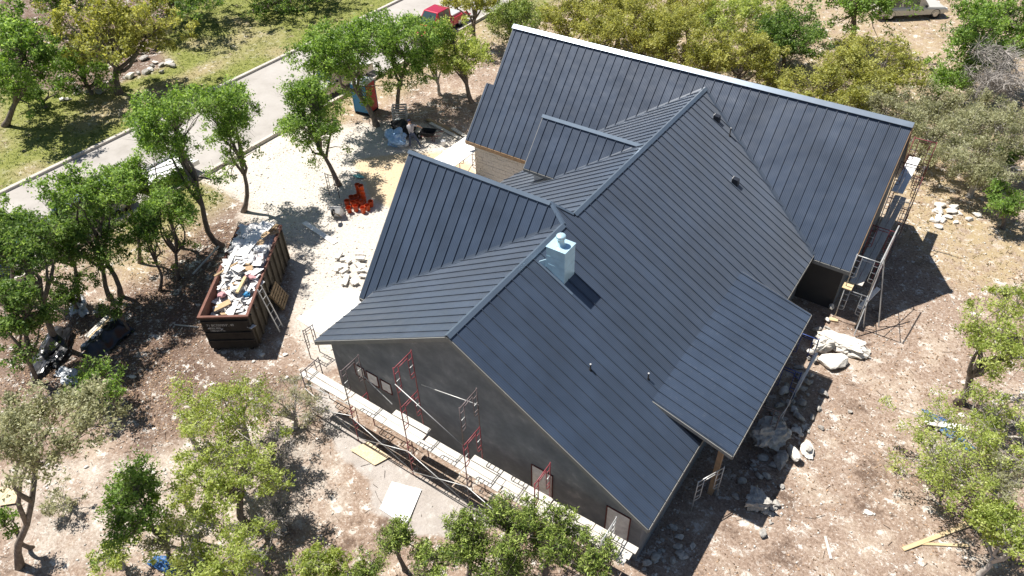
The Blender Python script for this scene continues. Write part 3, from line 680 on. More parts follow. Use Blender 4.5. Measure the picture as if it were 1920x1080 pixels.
# chimney
zc0 = 6.2
ch = MB().box((0.96, 5.25, (zc0+7.72)/2), (0.38, 0.35, (7.72-zc0)/2)).build('chimney', M['galv'], house); ch['label'] = 'bright galvanised sheet chimney box'
for zz in (7.0, 7.36): MB().box((0.96, 5.25, zz), (0.385, 0.355, 0.007)).build('sheet_seam', M['galv'], ch)
MB().box((0.96, 5.25, 7.735), (0.40, 0.37, 0.015)).build('chimney_top', M['galv'], ch)
MB().lathe((0.96, 5.25, 7.745), [(0.19, 0), (0.16, 0.03), (0.125, 0.05), (0.125, 0.30), (0.12, 0.31)], 18).build('flue_pipe', M['galv'], ch, True)
MB().lathe((0.96, 5.25, 8.04), [(0.165, 0), (0.175, 0.02), (0.175, 0.10), (0.15, 0.13), (0.03, 0.15)], 18).build('flue_cap', M['galv'], ch, True)
pz = fR(0.45, 0)+0.01
MB().prism([(0.30, 4.86, fR(0.3, 0)+0.02), (0.57, 4.88, fR(0.57, 0)+0.02), (0.575, 4.88, fR(0.57, 0)+0.38)], (0.0, 0.03, 0.01)).build('flashing', M['galv'], ch)
MB().prism([(0.30, 4.75, fR(0.30, 0)+0.008), (1.75, 4.75, fR(1.75, 0)+0.008), (1.75, 4.88, fR(1.75, 0)+0.008), (0.30, 4.88, fR(0.30, 0)+0.008)], (0, 0, 0.012)).build('flashing', M['trim'], ch)
# roof vents
for (u, v) in ((1.22, 18.72), (3.42, 16.10)):
    z = fR(u, 0); mb = MB()
    mb.prism([(u-0.13, v-0.12, z-0.05), (u-0.10, v-0.12, z+0.26), (u+0.16, v-0.12, z+0.22), (u+0.18, v-0.12, z-0.15)], (0, 0.24, 0))
    o = mb.build('roof_vent', M['seam'], house); o['label'] = 'dark hooded roof vent'
    MB().box((u-0.115, v, z+0.12), (0.012, 0.13, 0.15)).build('vent_lip', M['steel'], o)
for (u, v, h) in ((2.06, 18.5, 0.45), (3.61, 2.95, 0.30), (5.14, 4.40, 0.32)):
    z = fR(u, 0); mb = MB().lathe((u, v, z-0.05), [(0.075, 0.02), (0.04, 0.08), (0.028, 0.09), (0.028, h), (0.022, h+0.004)], 10)
    o = mb.build('vent_pipe', M['black'], house, True); MB().lathe((u-0.004, v, z+h-0.05), [(0.031, 0.0), (0.031, 0.03)], 10).build('pipe_collar', M['steel'], o)

# ------------------------------------------------------------------ trees
def leaves(centers, rad, per, size, asp, rs, out, spray=1.6, tvar=0.27):
    """feathery sprays of small leaf triangles around each clump centre; returns (N,3,3), tone"""
    k = len(centers); axd = out+rs.normal(size=(k, 3))*0.55; axd[:, 2] += 0.25; axd /= np.linalg.norm(axd, axis=1)[:, None]
    C = np.repeat(centers, per, 0); Rr = np.repeat(rad, per); A = np.repeat(axd, per, 0); n = len(C)
    t = rs.random(n)**0.8-0.35
    g = rs.normal(size=(n, 3))*np.array((1, 1, 0.75)); g -= A*np.sum(g*A, 1)[:, None]*0.4
    P = C+A*(t*Rr*spray)[:, None]+g*(Rr*(0.50-0.22*t))[:, None]
    ax = rs.normal(size=(n, 3))+A*0.7; ax /= np.linalg.norm(ax, axis=1)[:, None]
    nn = rs.normal(size=(n, 3)); nn[:, 2] += 1.1
    w = np.cross(ax, nn); w /= (np.linalg.norm(w, axis=1)[:, None]+1e-9)
    s = size*rs.uniform(0.6, 1.35, n)[:, None]
    V = np.stack([P-ax*s*0.5+w*s*0.5*asp, P-ax*s*0.5-w*s*0.5*asp, P+ax*s*0.7], 1)
    ct = np.repeat(rs.normal(0.5, tvar*0.8, k), per)
    return V, np.clip(ct+rs.normal(0, tvar, n)+0.12*t, 0, 1)
def curve(p, q, rs, k=5, wob=0.12, sag=0.0):
    p, q = np.asarray(p, float), np.asarray(q, float); L = np.linalg.norm(q-p); pts = []
    o1 = rs.normal(size=3)*wob*L; o2 = rs.normal(size=3)*wob*L*0.6
    for i in range(k+1):
        t = i/k; w = math.sin(math.pi*t); w2 = math.sin(2*math.pi*t)
        pts.append(p+(q-p)*t+o1*w*0.5+o2*w2*0.4+np.array((0, 0, -sag*w*L)))
    return pts
def tree(label, species, crown, rx, ry, base=None, zc=3.0, dens=1.0, leaf=0.12, seed=None, name='oak_tree', cat='tree', group=None, twigs=1.0, clr=None, trunk_r=None, flat=0.7, lean=None):
    seed = seed if seed is not None else int(abs(crown[0]*31+crown[1]*17+rx)) % 99991
    rs = np.random.default_rng(seed)
    if base is not None:
        B = G(*base); C = over(B, *crown)
        if C[2] < 0.6: C[2] = 0.6
    else:
        C = G(crown[0], crown[1], zc); B = np.array((C[0]+rs.uniform(-0.3, 0.3), C[1]+rs.uniform(-0.3, 0.3), 0.0))
    oak = species.startswith('oak')
    if oak: rx, ry = rx*1.18, ry*1.12
    elif species in ('elm', 'elmd') and base is not None: rx, ry = rx*1.08, ry*1.14
    B = B.copy(); B[2] = float(gz(B[0], B[1]))-0.06
    dp = depth(C); rxm = 1.20*rx*dp/FPX; rym = 1.16*ry*dp/FPX
    sp, cp = math.sin(PITCH), math.cos(PITCH)
    rz = math.sqrt(max(rym**2-(rxm*sp*0.9)**2, (0.45*rxm*cp)**2))/cp; rz = min(rz, max(0.55, C[2]*0.85))
    t = thing(name, label, cat, B, group)
    # foliage lobes on an uneven ellipsoid, leaf clumps inside each lobe, gaps between
    cr = max(0.20, min(0.44, rxm*0.17)); nL = int(np.clip(7+4.2*rxm*dens, 7, 24))
    lp_ = rs.normal(size=(nL, 3)); lp_ /= np.linalg.norm(lp_, axis=1)[:, None]; lp_[:, 2] = lp_[:, 2]*0.75+0.1
    lp_ *= rs.uniform(0.30, 0.80, nL)[:, None]*np.array((rxm, rxm, rz)); lr = rxm*rs.uniform(0.24, 0.42, nL)
    nC = int(np.clip((0.46 if oak else 0.54)*dens*rxm*rxm*max(rz, 0.5*rxm)/cr**3+20, 24, 230)); per_l = np.maximum(2, (nC*lr**2/np.sum(lr**2)).astype(int))
    pts = []
    for q, r_l, k_ in zip(lp_, lr, per_l):
        d = rs.normal(size=(k_, 3)); d /= np.linalg.norm(d, axis=1)[:, None]
        pts.append(q+d*(rs.random(k_)**0.4)[:, None]*np.array((r_l, r_l, r_l*0.62)))
    pts = np.concatenate(pts)
    if B is not None and C[2] > 2.2 and species in ('elm', 'elmd'):
        k_ = max(4, nC//9); tt = rs.uniform(0.45, 0.85, k_)[:, None]; low = (B+(C-B)*tt)-C+rs.normal(size=(k_, 3))*np.array((0.28, 0.28, 0.15))*rxm; pts = np.concatenate([pts, low])
    cl = C+pts; cl[:, 2] = np.maximum(cl[:, 2], 0.25); crad = cr*rs.uniform(0.6, 1.25, len(cl))
    # trunk and limbs
    tr = trunk_r or (0.055+0.036*rxm+0.006*C[2]); mb = MB()
    fork = B+(C-B)*np.array((0.72, 0.72, 0.0))+np.array((0, 0, max(0.35, (C[2]-0.55*rz)*0.85)))
    stem = curve(B-B+np.zeros(3), fork-B, rs, 6, 0.10)
    mb.tube(stem, [tr*1.35]+[tr*(1-0.07*i) for i in range(1, 7)], 8)
    nl = int(np.clip(4+rxm*1.6, 4, 9)); hub = stem[-1]
    order = rs.permutation(len(cl)); heads = [cl[i]-B for i in order[:nl]]
    heads = [hub+(h-hub)*0.62 for h in heads]; limbs = []
    for h in heads:
        s0 = stem[rs.integers(4, 7)]
        lp = curve(s0, h, rs, 5, 0.16, -0.04); limbs.append(lp)
        mb.tube(lp, [tr*0.62*(1-0.13*i) for i in range(6)], 6)
    allp = np.array([p for l in limbs for p in l[1:]]); allr = np.array([tr*0.62*(1-0.13*i) for l in limbs for i in range(1, 6)])
    for c in cl:
        q = c-B; k = int(np.argmin(np.linalg.norm(allp-q, axis=1)+0.4*np.maximum(0, allp[:, 2]-q[2])))
        r0 = max(0.012, allr[k]*0.5)
        mb.tube(curve(allp[k], q, rs, 2, 0.16), [r0, r0*0.7, 0.006], 3, False)
        for _ in range(int(2*twigs)):
            e = q+rs.normal(size=3)*cr*0.8; mb.tube([q, e], [0.010, 0.003], 3, False)
    mb.build('trunk', M['deadbark'] if species in ('dead', 'oakgrey', 'oakg') and trunk_r is None else M['bark'], t, True)
    if species != 'dead':
        leaf = leaf*(0.84 if oak else 0.82); per = int(np.clip(150*(cr/0.40)**2*(0.10/leaf)**1.7*dens**(0.75 if oak else 0.25)*(0.64 if oak else 0.58), 26, 260))
        od = (cl-C)/np.array((rxm, rxm, rz)); od /= (np.linalg.norm(od, axis=1)[:, None]+1e-6)
        if species == 'juni': od[:, 2] += 1.6; V, tn = leaves(cl-B, crad*0.9, per, leaf, 0.42, rs, od, 2.3)
        else: V, tn = leaves(cl-B, crad*(0.92 if oak else 1.02), per, leaf, 0.75, rs, od)
        me = quads_mesh('crown', V, tn, 3); link('crown', me, M[species], t)
    else:
        mb = MB()
        for c in cl:
            for _ in range(14):
                q = c-B; d = rs.normal(size=3)*np.array((1, 1, 0.6)); d *= cr*1.6/np.linalg.norm(d)
                m_ = q+d*0.5+rs.normal(size=3)*0.1
                mb.tube([q, m_, q+d], [0.014, 0.009, 0.004], 3, False)
        mb.build('crown', M['deadbark'], t)
    return t

E_, O_ = 'elm_tree', 'oak_tree'
T = tree
# beyond the street
T('broad bright green tree at the top left corner beyond the street', 'elm', (28, 95), 82, 108, base=(10, 236), name=E_, leaf=0.20, dens=1.5)
T('tall olive yellow oak over the stone-edged bed beyond the street', 'oaky', (205, 62), 98, 78, base=(224, 176), leaf=0.19, dens=1.5)
T('pale green rounded shrub in front of the olive yellow oak', 'elm', (148, 132), 60, 50, zc=1.8, name='shrub', cat='shrub', leaf=0.17, dens=1.4)
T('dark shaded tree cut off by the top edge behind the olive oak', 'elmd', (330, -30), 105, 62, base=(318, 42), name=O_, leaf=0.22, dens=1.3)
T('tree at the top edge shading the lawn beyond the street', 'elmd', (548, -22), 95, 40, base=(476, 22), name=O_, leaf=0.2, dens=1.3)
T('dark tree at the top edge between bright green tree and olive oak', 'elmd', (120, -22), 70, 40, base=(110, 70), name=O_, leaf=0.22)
T('small dusty shrub beside the olive yellow oak', 'oakgrey', (288, 62), 24, 20, zc=0.9, name='shrub', cat='shrub', leaf=0.15)
T('low dark shrub below the bright green corner tree', 'elmd', (70, 175), 48, 35, zc=1.2, name='shrub', cat='shrub', leaf=0.17)
# row between street and house
T('slender green tree standing beside the orange buckets', 'elm', (572, 212), 66, 72, base=(636, 346), name=E_, leaf=0.13, trunk_r=0.15)
T('wide green tree leaning over the blue and red portable toilet', 'elm', (642, 88), 88, 66, base=(706, 236), name=E_, leaf=0.15, trunk_r=0.19)
T('green tree right of the portable toilet with straight bare trunk', 'elm', (752, 82), 72, 70, base=(743, 211), name=E_, leaf=0.15, trunk_r=0.16)
T('thin pale green sapling beside the rear wing', 'oakg', (815, 118), 30, 36, base=(825, 178), leaf=0.13, dens=0.7)
T('pale yellow green oak with dark leaning trunk near the red pickup', 'oakg', (862, 98), 56, 50, base=(884, 192), leaf=0.14, trunk_r=0.17)
T('upright green tree behind the far end of the dumpster', 'elm', (434, 218), 66, 68, base=(456, 396), name=E_, leaf=0.13, trunk_r=0.14)
T('large green tree whose trunk stands at the dumpster', 'elm', (325, 238), 76, 76, base=(416, 462), name=E_, leaf=0.13, trunk_r=0.16)
T('green tree behind the grey downspout pipe', 'elm', (278, 330), 62, 48, base=(341, 464), name=E_, leaf=0.13, trunk_r=0.12)
T('low spreading green tree left of the dumpster', 'elm', (300, 402), 58, 46, base=(336, 522), name=E_, leaf=0.12, trunk_r=0.10)
T('thin green sapling left of the dumpster', 'elm', (268, 425), 40, 40, base=(299, 545), name=E_, leaf=0.12, trunk_r=0.08)
T('green tree screening the grey parked car', 'elm', (158, 362), 66, 60, base=(226, 556), name=E_, leaf=0.13, trunk_r=0.13)
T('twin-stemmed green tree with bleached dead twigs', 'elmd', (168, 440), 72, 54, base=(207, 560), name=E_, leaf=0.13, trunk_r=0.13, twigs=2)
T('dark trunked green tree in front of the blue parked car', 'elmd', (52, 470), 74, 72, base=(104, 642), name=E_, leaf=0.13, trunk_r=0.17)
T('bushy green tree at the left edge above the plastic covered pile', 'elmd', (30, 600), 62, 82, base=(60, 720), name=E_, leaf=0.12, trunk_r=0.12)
T('small green tuft beside the plastic covered lumber', 'elmd', (214, 578), 26, 22, zc=1.4, name='shrub', cat='shrub', leaf=0.10)
T('green bush with bleached bare twigs below the black plastic', 'elm', (190, 718), 58, 42, zc=1.6, name='shrub', cat='shrub', leaf=0.11, twigs=2.5)
T('grey green oak with long bare trunk at the lower left', 'oakgrey', (98, 808), 112, 64, base=(36, 1062), leaf=0.10, trunk_r=0.13, dens=1.1)
T('small green sprig at the left edge beside the bare trunk', 'elm', (8, 975), 24, 36, zc=2.0, name='shrub', cat='shrub', leaf=0.09)
T('bright green young tree near the bottom left corner', 'elm', (248, 948), 74, 72, base=(318, 1052), name=E_, leaf=0.10, trunk_r=0.09, twigs=1.5)
T('upper sparse yellow green oak left of the stucco gable', 'oakg', (432, 770), 82, 52, zc=3.2, leaf=0.09, dens=0.8, twigs=2)
T('yellow green oak with dark bent trunk casting branching shadow', 'oakg', (412, 890), 72, 62, base=(476, 985), leaf=0.09, dens=0.8, trunk_r=0.15)
T('yellow green oak crown at the bottom edge left of the bare ground', 'oakg', (438, 1015), 92, 55, zc=2.8, leaf=0.09, dens=0.95, twigs=1.5)
T('grey twiggy shrub at the left end of the scaffold', 'oakgrey', (548, 760), 56, 52, zc=1.3, name='shrub', cat='shrub', leaf=0.07, dens=0.55, twigs=4)
T('low yellow green bush at the bottom edge left of the junipers', 'oakg', (575, 1068), 52, 26, zc=1.5, name='shrub', cat='shrub', leaf=0.09)
T('grey leafless scrub right of the yellow green oak', 'dead', (505, 850), 42, 45, zc=1.0, name='shrub', cat='shrub', dens=0.5)
T('small yellow green bush between the bottom left oaks', 'oakg', (338, 915), 36, 30, zc=1.2, name='shrub', cat='shrub', leaf=0.09, dens=0.7)
T('yellow green scrub left of the upper sparse oak', 'oakg', (352, 790), 44, 34, zc=1.6, name='shrub', cat='shrub', leaf=0.09, dens=0.8)
T('grey green scrub beside the bright green young tree', 'oakgrey', (330, 1010), 44, 40, zc=1.4, name='shrub', cat='shrub', leaf=0.09, dens=0.8)
T('bleached scrub in the shade of the bent oak', 'dead', (520, 965), 40, 34, zc=0.8, name='shrub', cat='shrub', dens=0.5)
T('low yellow green scrub at the bottom edge right of the bent oak', 'oakg', (640, 1066), 44, 26, zc=1.0, name='shrub', cat='shrub', leaf=0.09)
T('pale scrub under the long bare trunk at the lower left', 'oakgrey', (120, 935), 34, 26, zc=0.7, name='shrub', cat='shrub', leaf=0.08, dens=0.7)
T('green tree crown covering the grey parked car', 'elm', (232, 345), 50, 42, base=(262, 492), name=E_, leaf=0.13, trunk_r=0.10)
T('green tree crown between the blue car and the twin-stemmed tree', 'elm', (112, 412), 48, 46, base=(150, 575), name=E_, leaf=0.13, trunk_r=0.10)
T('small green tree at the left edge above the blue car', 'elm', (14, 408), 42, 40, base=(40, 560), name=E_, leaf=0.13, trunk_r=0.10)
T('low green bush between the left edge tree and the plastic heap', 'elmd', (128, 545), 44, 34, zc=1.4, name='shrub', cat='shrub', leaf=0.12)
T('yellow green oak crown between the two lower left oaks', 'oakg', (505, 905), 34, 30, zc=2.4, leaf=0.09, dens=0.8)
T('yellow green oak crown above the bent oak', 'oakg', (395, 835), 56, 40, zc=2.8, leaf=0.09, dens=0.85, twigs=2)
T('olive bush at the bottom edge under the bright green young tree', 'oakg', (205, 1040), 40, 30, zc=1.2, name='shrub', cat='shrub', leaf=0.09)
# junipers at the bottom
JG = 'junipers in front of the scaffold'
for (c, rx, ry, zc, lb) in (((735, 1010), 36, 46, 2.2, 'leftmost slim juniper at the bottom edge'),
                            ((805, 1048), 48, 42, 1.9, 'juniper at the bottom edge below the white board'),
                            ((880, 1012), 52, 52, 2.4, 'juniper in front of the third scaffold frame'),
                            ((958, 985), 56, 52, 2.8, 'tallest juniper covering the scaffold planks'),
                            ((1030, 1012), 54, 50, 2.6, 'juniper below the masked door opening'),
                            ((1108, 1048), 52, 42, 2.3, 'rightmost juniper near the house corner'),
                            ((690, 1062), 34, 26, 1.2, 'low juniper at the bottom left of the row'),
                            ((945, 1072), 72, 34, 1.8, 'low wide juniper along the bottom edge')):
    T(lb, 'juni', c, rx, ry, zc=zc, name='juniper', cat='juniper', group=JG, leaf=0.105, dens=2.1, twigs=1.5)
# behind the house
T('yellow tree crown overhanging the street at the top edge', 'oaky', (888, 2), 46, 30, zc=3.5, leaf=0.16)
T('dense dark juniper behind the rear wing left corner', 'juni', (960, 38), 56, 48, zc=2.6, name='juniper', cat='juniper', leaf=0.17, dens=1.7)
OG = 'yellow oaks behind the rear wing'
for (c, rx, ry, zc, sp, lb) in (
        ((1072, 32), 56, 46, 3.2, 'oaky', 'yellow oak just right of the dark juniper behind the roof'),
        ((1132, 62), 50, 44, 3.0, 'oaky', 'low yellow oak behind the left part of the rear ridge'),
        ((1165, 2), 62, 32, 3.4, 'oaky', 'yellow oak at the top edge above the rear ridge'),
        ((1196, 58), 54, 54, 3.3, 'oaky', 'yellow oak with dark trunk behind the rear ridge'),
        ((1256, 74), 54, 54, 3.2, 'oaky', 'yellow oak behind the middle of the rear ridge'),
        ((1290, 14), 62, 38, 3.4, 'oaky', 'taller yellow oak at the top edge behind mid ridge'),
        ((1322, 108), 50, 46, 2.8, 'oaky', 'low yellow oak close behind the main ridge end'),
        ((1356, 42), 60, 46, 3.2, 'oakg', 'olive oak at the top left of the dark green oak'),
        ((1394, 100), 50, 48, 2.8, 'oaky', 'low yellow oak left of the dark green oak'),
        ((1424, 6), 50, 34, 3.4, 'oakg', 'olive oak at the top edge beside the dark green oak'),
        ((1448, 142), 42, 32, 2.0, 'oaky', 'small yellow bush under the dark green oak'),
        ((1560, 172), 74, 44, 2.4, 'oaky', 'wide pale yellow oak near the ridge right of centre'),
        ((1640, 128), 84, 52, 2.8, 'oaky', 'wide pale yellow oak in front of the champagne pickup'),
        ((1668, 196), 66, 42, 2.2, 'oakgrey', 'twiggy grey oak near the right end of the ridge'),
        ((1762, 262), 56, 40, 2.0, 'oakgrey', 'grey green oak right of the rear wing gable'),
        ((1782, 210), 60, 40, 2.2, 'oakgrey', 'grey green oak below the bleached dead crown'),
        ((1868, 238), 72, 46, 2.6, 'oakgrey', 'grey green oak at the right edge below the dead crown'),
        ((1846, 308), 72, 42, 2.0, 'oakgrey', 'low wide grey green oak at the right edge')):
    T(lb, sp, c, rx, ry, zc=zc, group=OG, leaf=0.13 if sp != 'oakgrey' else 0.11, dens=1.1, twigs=1.5)
T('dark green oak standing behind the rear ridge right of centre', 'elmd', (1476, 62), 62, 68, base=(1472, 132), leaf=0.16, dens=1.3)
T('tree with bare forked trunk left of the champagne pickup', 'elm', (1606, -24), 84, 46, base=(1590, 94), name=E_, leaf=0.17, trunk_r=0.24)
T('large vivid green tree at the top right corner', 'elm', (1846, 52), 96, 86, zc=4.2, name=E_, leaf=0.17, dens=1.5)
T('vivid green low tree left of the bleached dead crown', 'elm', (1776, 142), 52, 34, zc=2.0, name=E_, leaf=0.14, dens=1.2)
T('bleached leafless crown at the right edge', 'dead', (1872, 138), 66, 62, zc=3.0, dens=1.3)
T('green shrub at the right edge beside the dry grass', 'elm', (1896, 372), 42, 62, zc=1.8, name='shrub', cat='shrub', leaf=0.12)
T('small dark green shrub at the right edge above the green shrub', 'elmd', (1900, 290), 30, 30, zc=1.8, name='shrub', cat='shrub', leaf=0.12)
# right side
T('yellow green oak with thick leaning trunk at the right edge', 'oakg', (1872, 632), 76, 66, base=(1797, 756), leaf=0.10, dens=0.75, trunk_r=0.17, twigs=2)
T('sparse yellow green oak top at the right edge', 'oakg', (1902, 560), 36, 44, zc=2.4, leaf=0.10, dens=0.7)
T('sparse low oak hiding a blue tarp on the right', 'oakg', (1768, 828), 112, 62, zc=2.0, leaf=0.085, dens=0.50, twigs=2.5)
T('yellow green oak at the right edge beside the blue tarp', 'oakg', (1872, 790), 74, 58, zc=2.4, leaf=0.09, dens=0.6, twigs=2)
T('sparse oak above the yellow boards', 'oakg', (1790, 895), 88, 46, base=(1836, 962), leaf=0.085, dens=0.50, twigs=2, trunk_r=0.10)
T('green oak at the bottom right corner', 'oakg', (1892, 1005), 52, 62, zc=2.2, leaf=0.10, dens=1.1)
T('small green oak above the bottom right corner', 'oakgrey', (1898, 900), 40, 40, zc=2.6, leaf=0.09, dens=0.7)

# ------------------------------------------------------------------ loose cover on the ground
def on_ground(n, x0, x1, y0, y1, rs):
    x = rs.uniform(x0, x1, n); y = rs.uniform(y0, y1, n); return x, y
def clear(x, y):
    h = (x > -11.6) & (x < 9.0) & (y > 16.2) & (y < 24.8)
    h |= (x > -7.0) & (x < 7.3) & (y > 0.2) & (y < 17)
    h |= (x < SX1+0.35) & (x > SX0-0.35)
    return ~h
rs = np.random.default_rng(3)
def rubble(name, n, area, sizes, dens_fn, material, label, cat):
    x, y = on_ground(n, *area, rs); k = clear(x, y) & (rs.random(n) < dens_fn(x, y)); x, y = x[k], y[k]; n = len(x)
    s = sizes[0]*(sizes[1]/sizes[0])**(rs.random(n)**2.2)
    base = np.array([(1, 0, 0), (0, 1, 0), (-1, 0, 0), (0, -1, 0), (0.2, 0.1, 0.75), (0, 0, -0.5)])
    P = base[None]*rs.uniform(0.55, 1.25, (n, 6, 3))+rs.normal(0, 0.12, (n, 6, 3))
    an = rs.uniform(0, 6.283, n); c, sn = np.cos(an), np.sin(an)
    Q = np.stack([P[:, :, 0]*c[:, None]-P[:, :, 1]*sn[:, None], P[:, :, 0]*sn[:, None]+P[:, :, 1]*c[:, None], P[:, :, 2]], -1)*s[:, None, None]*0.5
    Q[:, :, 0] += x[:, None]; Q[:, :, 1] += y[:, None]; Q[:, :, 2] += (gz(x, y)+s*0.06)[:, None]
    f = np.array([(0, 1, 4), (1, 2, 4), (2, 3, 4), (3, 0, 4), (1, 0, 5), (2, 1, 5), (3, 2, 5), (0, 3, 5)])
    Fc = (np.arange(n)[:, None, None]*6+f[None]).reshape(-1, 3)
    me = tri_mesh(name, Q.reshape(-1, 3), Fc, np.repeat(rs.random(n), 8))
    o = link(name, me, material); tag(o, label, cat, kind='stuff'); return o
def d_rub(x, y):
    lime, sand, conc, grass, dry, litter = masks(x, y)
    n = vnoise(x, y, 0.45, 9)*0.5+vnoise(x, y, 1.3, 10)*0.5
    d = 0.10+0.9*smooth(n, 0.45, 0.75)
    return np.clip(d*(0.55+0.9*lime-0.4*sand-0.5*grass-0.35*dry*(x < -20)), 0.01, 1)
rubble('limestone_rubble', 150000, (-24, 22, -14, 32), (0.018, 0.15), d_rub, M['lime'], 'small white limestone chips strewn over the dirt', 'rubble')
rubble('far_rubble', 9000, (-60, 25, 24, 66), (0.04, 0.22), lambda x, y: d_rub(x, y)*0.6, M['lime'], 'pale stone chips on the ground behind the house', 'rubble')
def litter(name, n, area, size, dens_fn, material, label, cat):
    x, y = on_ground(n, *area, rs); k = clear(x, y) & (rs.random(n) < dens_fn(x, y)); x, y = x[k], y[k]; n = len(x)
    s = size*rs.uniform(0.5, 1.5, n); an = rs.uniform(0, 6.283, n)
    a = np.stack([np.cos(an), np.sin(an), rs.normal(0, 0.25, n)], -1)*s[:, None]*0.5
    b = np.stack([-np.sin(an), np.cos(an), rs.normal(0, 0.3, n)], -1)*s[:, None]*0.3
    P = np.stack([x, y, gz(x, y)+0.012+0.02*rs.random(n)], -1)
    V = np.stack([P-a, P+b, P+a, P-b], 1)
    me = quads_mesh(name, V, rs.random(n)); o = link(name, me, material); tag(o, label, cat, kind='stuff')
litter('leaf_litter', 160000, (-26, 22, -14, 30), 0.085, lambda x, y: np.clip(0.25+0.75*masks(x, y)[5]-masks(x, y)[0]-masks(x, y)[2], 0.03, 1)*smooth(vnoise(x, y, 0.6, 21), 0.2, 0.6), M['litter'], 'dry brown leaves scattered over the dirt', 'leaf litter')
# twigs
nT = 1500; x, y = on_ground(nT, -24, 22, -14, 30, rs); k = clear(x, y) & (masks(x, y)[0] < 0.5); x, y = x[k], y[k]; nT = len(x)
an = rs.uniform(0, 6.283, nT); L_ = rs.uniform(0.12, 0.5, nT)*rs.uniform(0.4, 1, nT)
a = np.stack([np.cos(an)*L_, np.sin(an)*L_, 0*an], -1)*0.5; b2 = np.stack([-np.sin(an), np.cos(an), 0*an], -1)*0.006
P = np.stack([x, y, gz(x, y)+0.02], -1)
up_ = np.zeros_like(P); up_[:, 2] = 0.018
V = np.concatenate([np.stack([P-a-b2, P+a-b2, P+a+up_, P-a+up_], 1), np.stack([P-a+up_, P+a+up_, P+a+b2, P-a+b2], 1)], 0)
me = quads_mesh('fallen_twigs', V, np.tile(rs.random(nT), 2)); tag(link('fallen_twigs', me, M['twig']), 'grey brown twigs lying on the bare ground', 'twigs', kind='stuff')
# grass
def tufts(name, n, area, dens_fn, hgt, label):
    x, y = on_ground(n, *area, rs); k = clear(x, y) & (rs.random(n) < dens_fn(x, y)); x, y = x[k], y[k]; n = len(x)
    V = []; tn = []
    g = np.clip(masks(x, y)[3], 0, 1)
    for j in range(4):
        an = rs.uniform(0, 6.283, n); h = hgt*rs.uniform(0.5, 1.4, n); w = 0.022
        P = np.stack([x+rs.normal(0, 0.06, n), y+rs.normal(0, 0.06, n), gz(x, y)-0.01], -1)
        d = np.stack([np.cos(an)*w, np.sin(an)*w, 0*an], -1); tip = np.stack([rs.normal(0, 0.06, n), rs.normal(0, 0.06, n), h], -1)
        V.append(np.stack([P-d, P+d, P+tip], 1)); tn.append(np.clip(g*0.75+rs.normal(0.12, 0.16, n), 0, 1))
    V = np.concatenate(V); me = quads_mesh(name, V, np.concatenate(tn), 3); tag(link(name, me, M['grassblade']), label, 'grass', kind='stuff')
tufts('lawn_grass', 60000, (-62, -20, -4, 62), lambda x, y: np.clip(masks(x, y)[3]*0.9+masks(x, y)[4]*0.15, 0, 1), 0.08, 'short patchy lawn grass along both sides of the street')
tufts('dry_grass', 14000, (-22, 24, 14, 62), lambda x, y: masks(x, y)[4]*smooth(vnoise(x, y, 0.5, 31), 0.3, 0.7)*0.8, 0.10, 'straw coloured dry grass behind and right of the house')

# ------------------------------------------------------------------ scaffolds
def sc_frame(parent, p, q, z0, z1, colour, rungs=3, top=True):
    """one end frame: posts at ground points p and q, from z0 to z1, with ladder legs inside"""
    p = np.array((p[0], p[1], 0.0)); q = np.array((q[0], q[1], 0.0)); d = q-p; up = np.array((0, 0, 1.0)); r = 0.022
    mb = MB()
    mb.tube([p+up*z0, p+up*z1], r, 7); mb.tube([q+up*z0, q+up*z1], r, 7)
    zt = z1-0.06; mb.tube([p+up*zt, q+up*zt], r, 6)
    mb.tube([p+d*0.24+up*(zt-0.14), q-d*0.24+up*(zt-0.14)], r*0.8, 5)
    zl = zt-(z1-z0)*0.62
    for e, s in ((p, 1), (q, -1)):
        a = e+d*0.24*s
        mb.tube([a+up*zt, a+up*(zl+0.08), a-d*0.05*s+up*(zl+0.015), e+up*zl], r*0.8, 5)
    f = mb.build('frame', M[colour], parent, True)
    for e, s in ((p, 1), (q, -1)):
        a = e+d*0.24*s
        for k in range(rungs):
            z = zl+(zt-zl)*(k+0.6)/(rungs+0.4); MB().tube([e+up*z, a+up*z], r*0.75, 5).build('rung', M['steel' if k % 2 else colour], f, True)
    return f
def brace(parent, a, b, c, d, colour='steel'):
    MB().tube([a, b], 0.017, 5).build('cross_brace', M[colour], parent, True)
    MB().tube([c, np.asarray(d, float)+np.array((0.0, 0.03, 0))], 0.017, 5).build('cross_brace', M[colour], parent, True)
def plank(a, b, w, label, group, m='plank', th=0.045, name='scaffold_plank', cat='plank', side=None):
    a, b = np.asarray(a, float), np.asarray(b, float); c = (a+b)/2; d = unit(b-a)
    x = np.cross(d, (0, 0, 1)); x = unit(x) if side is None else unit(side); y = np.cross(x, d)
    mb = MB(); L = np.linalg.norm(b-a)/2
    mb.box((0, 0, 0), (L, w/2, th/2))
    o = mb.build(name, M[m], None, bevel=0.006); o.matrix_world = Matrix(((d[0], -x[0], y[0], c[0]), (d[1], -x[1], y[1], c[1]), (d[2], -x[2], y[2], c[2]), (0, 0, 0, 1)))
    return tag(o, label, cat, group)
VF, VK = -1.27, -0.34                                             # front and back post lines
sf = thing('scaffold', 'red and grey tubular scaffold along the front stucco gable wall', 'scaffold', (-1.5, -0.8, 0))
def wl(o, root):                                                  # parent keeping world place
    for ch in list(root.children): ch.matrix_parent_inverse = root.matrix_basis.inverted()
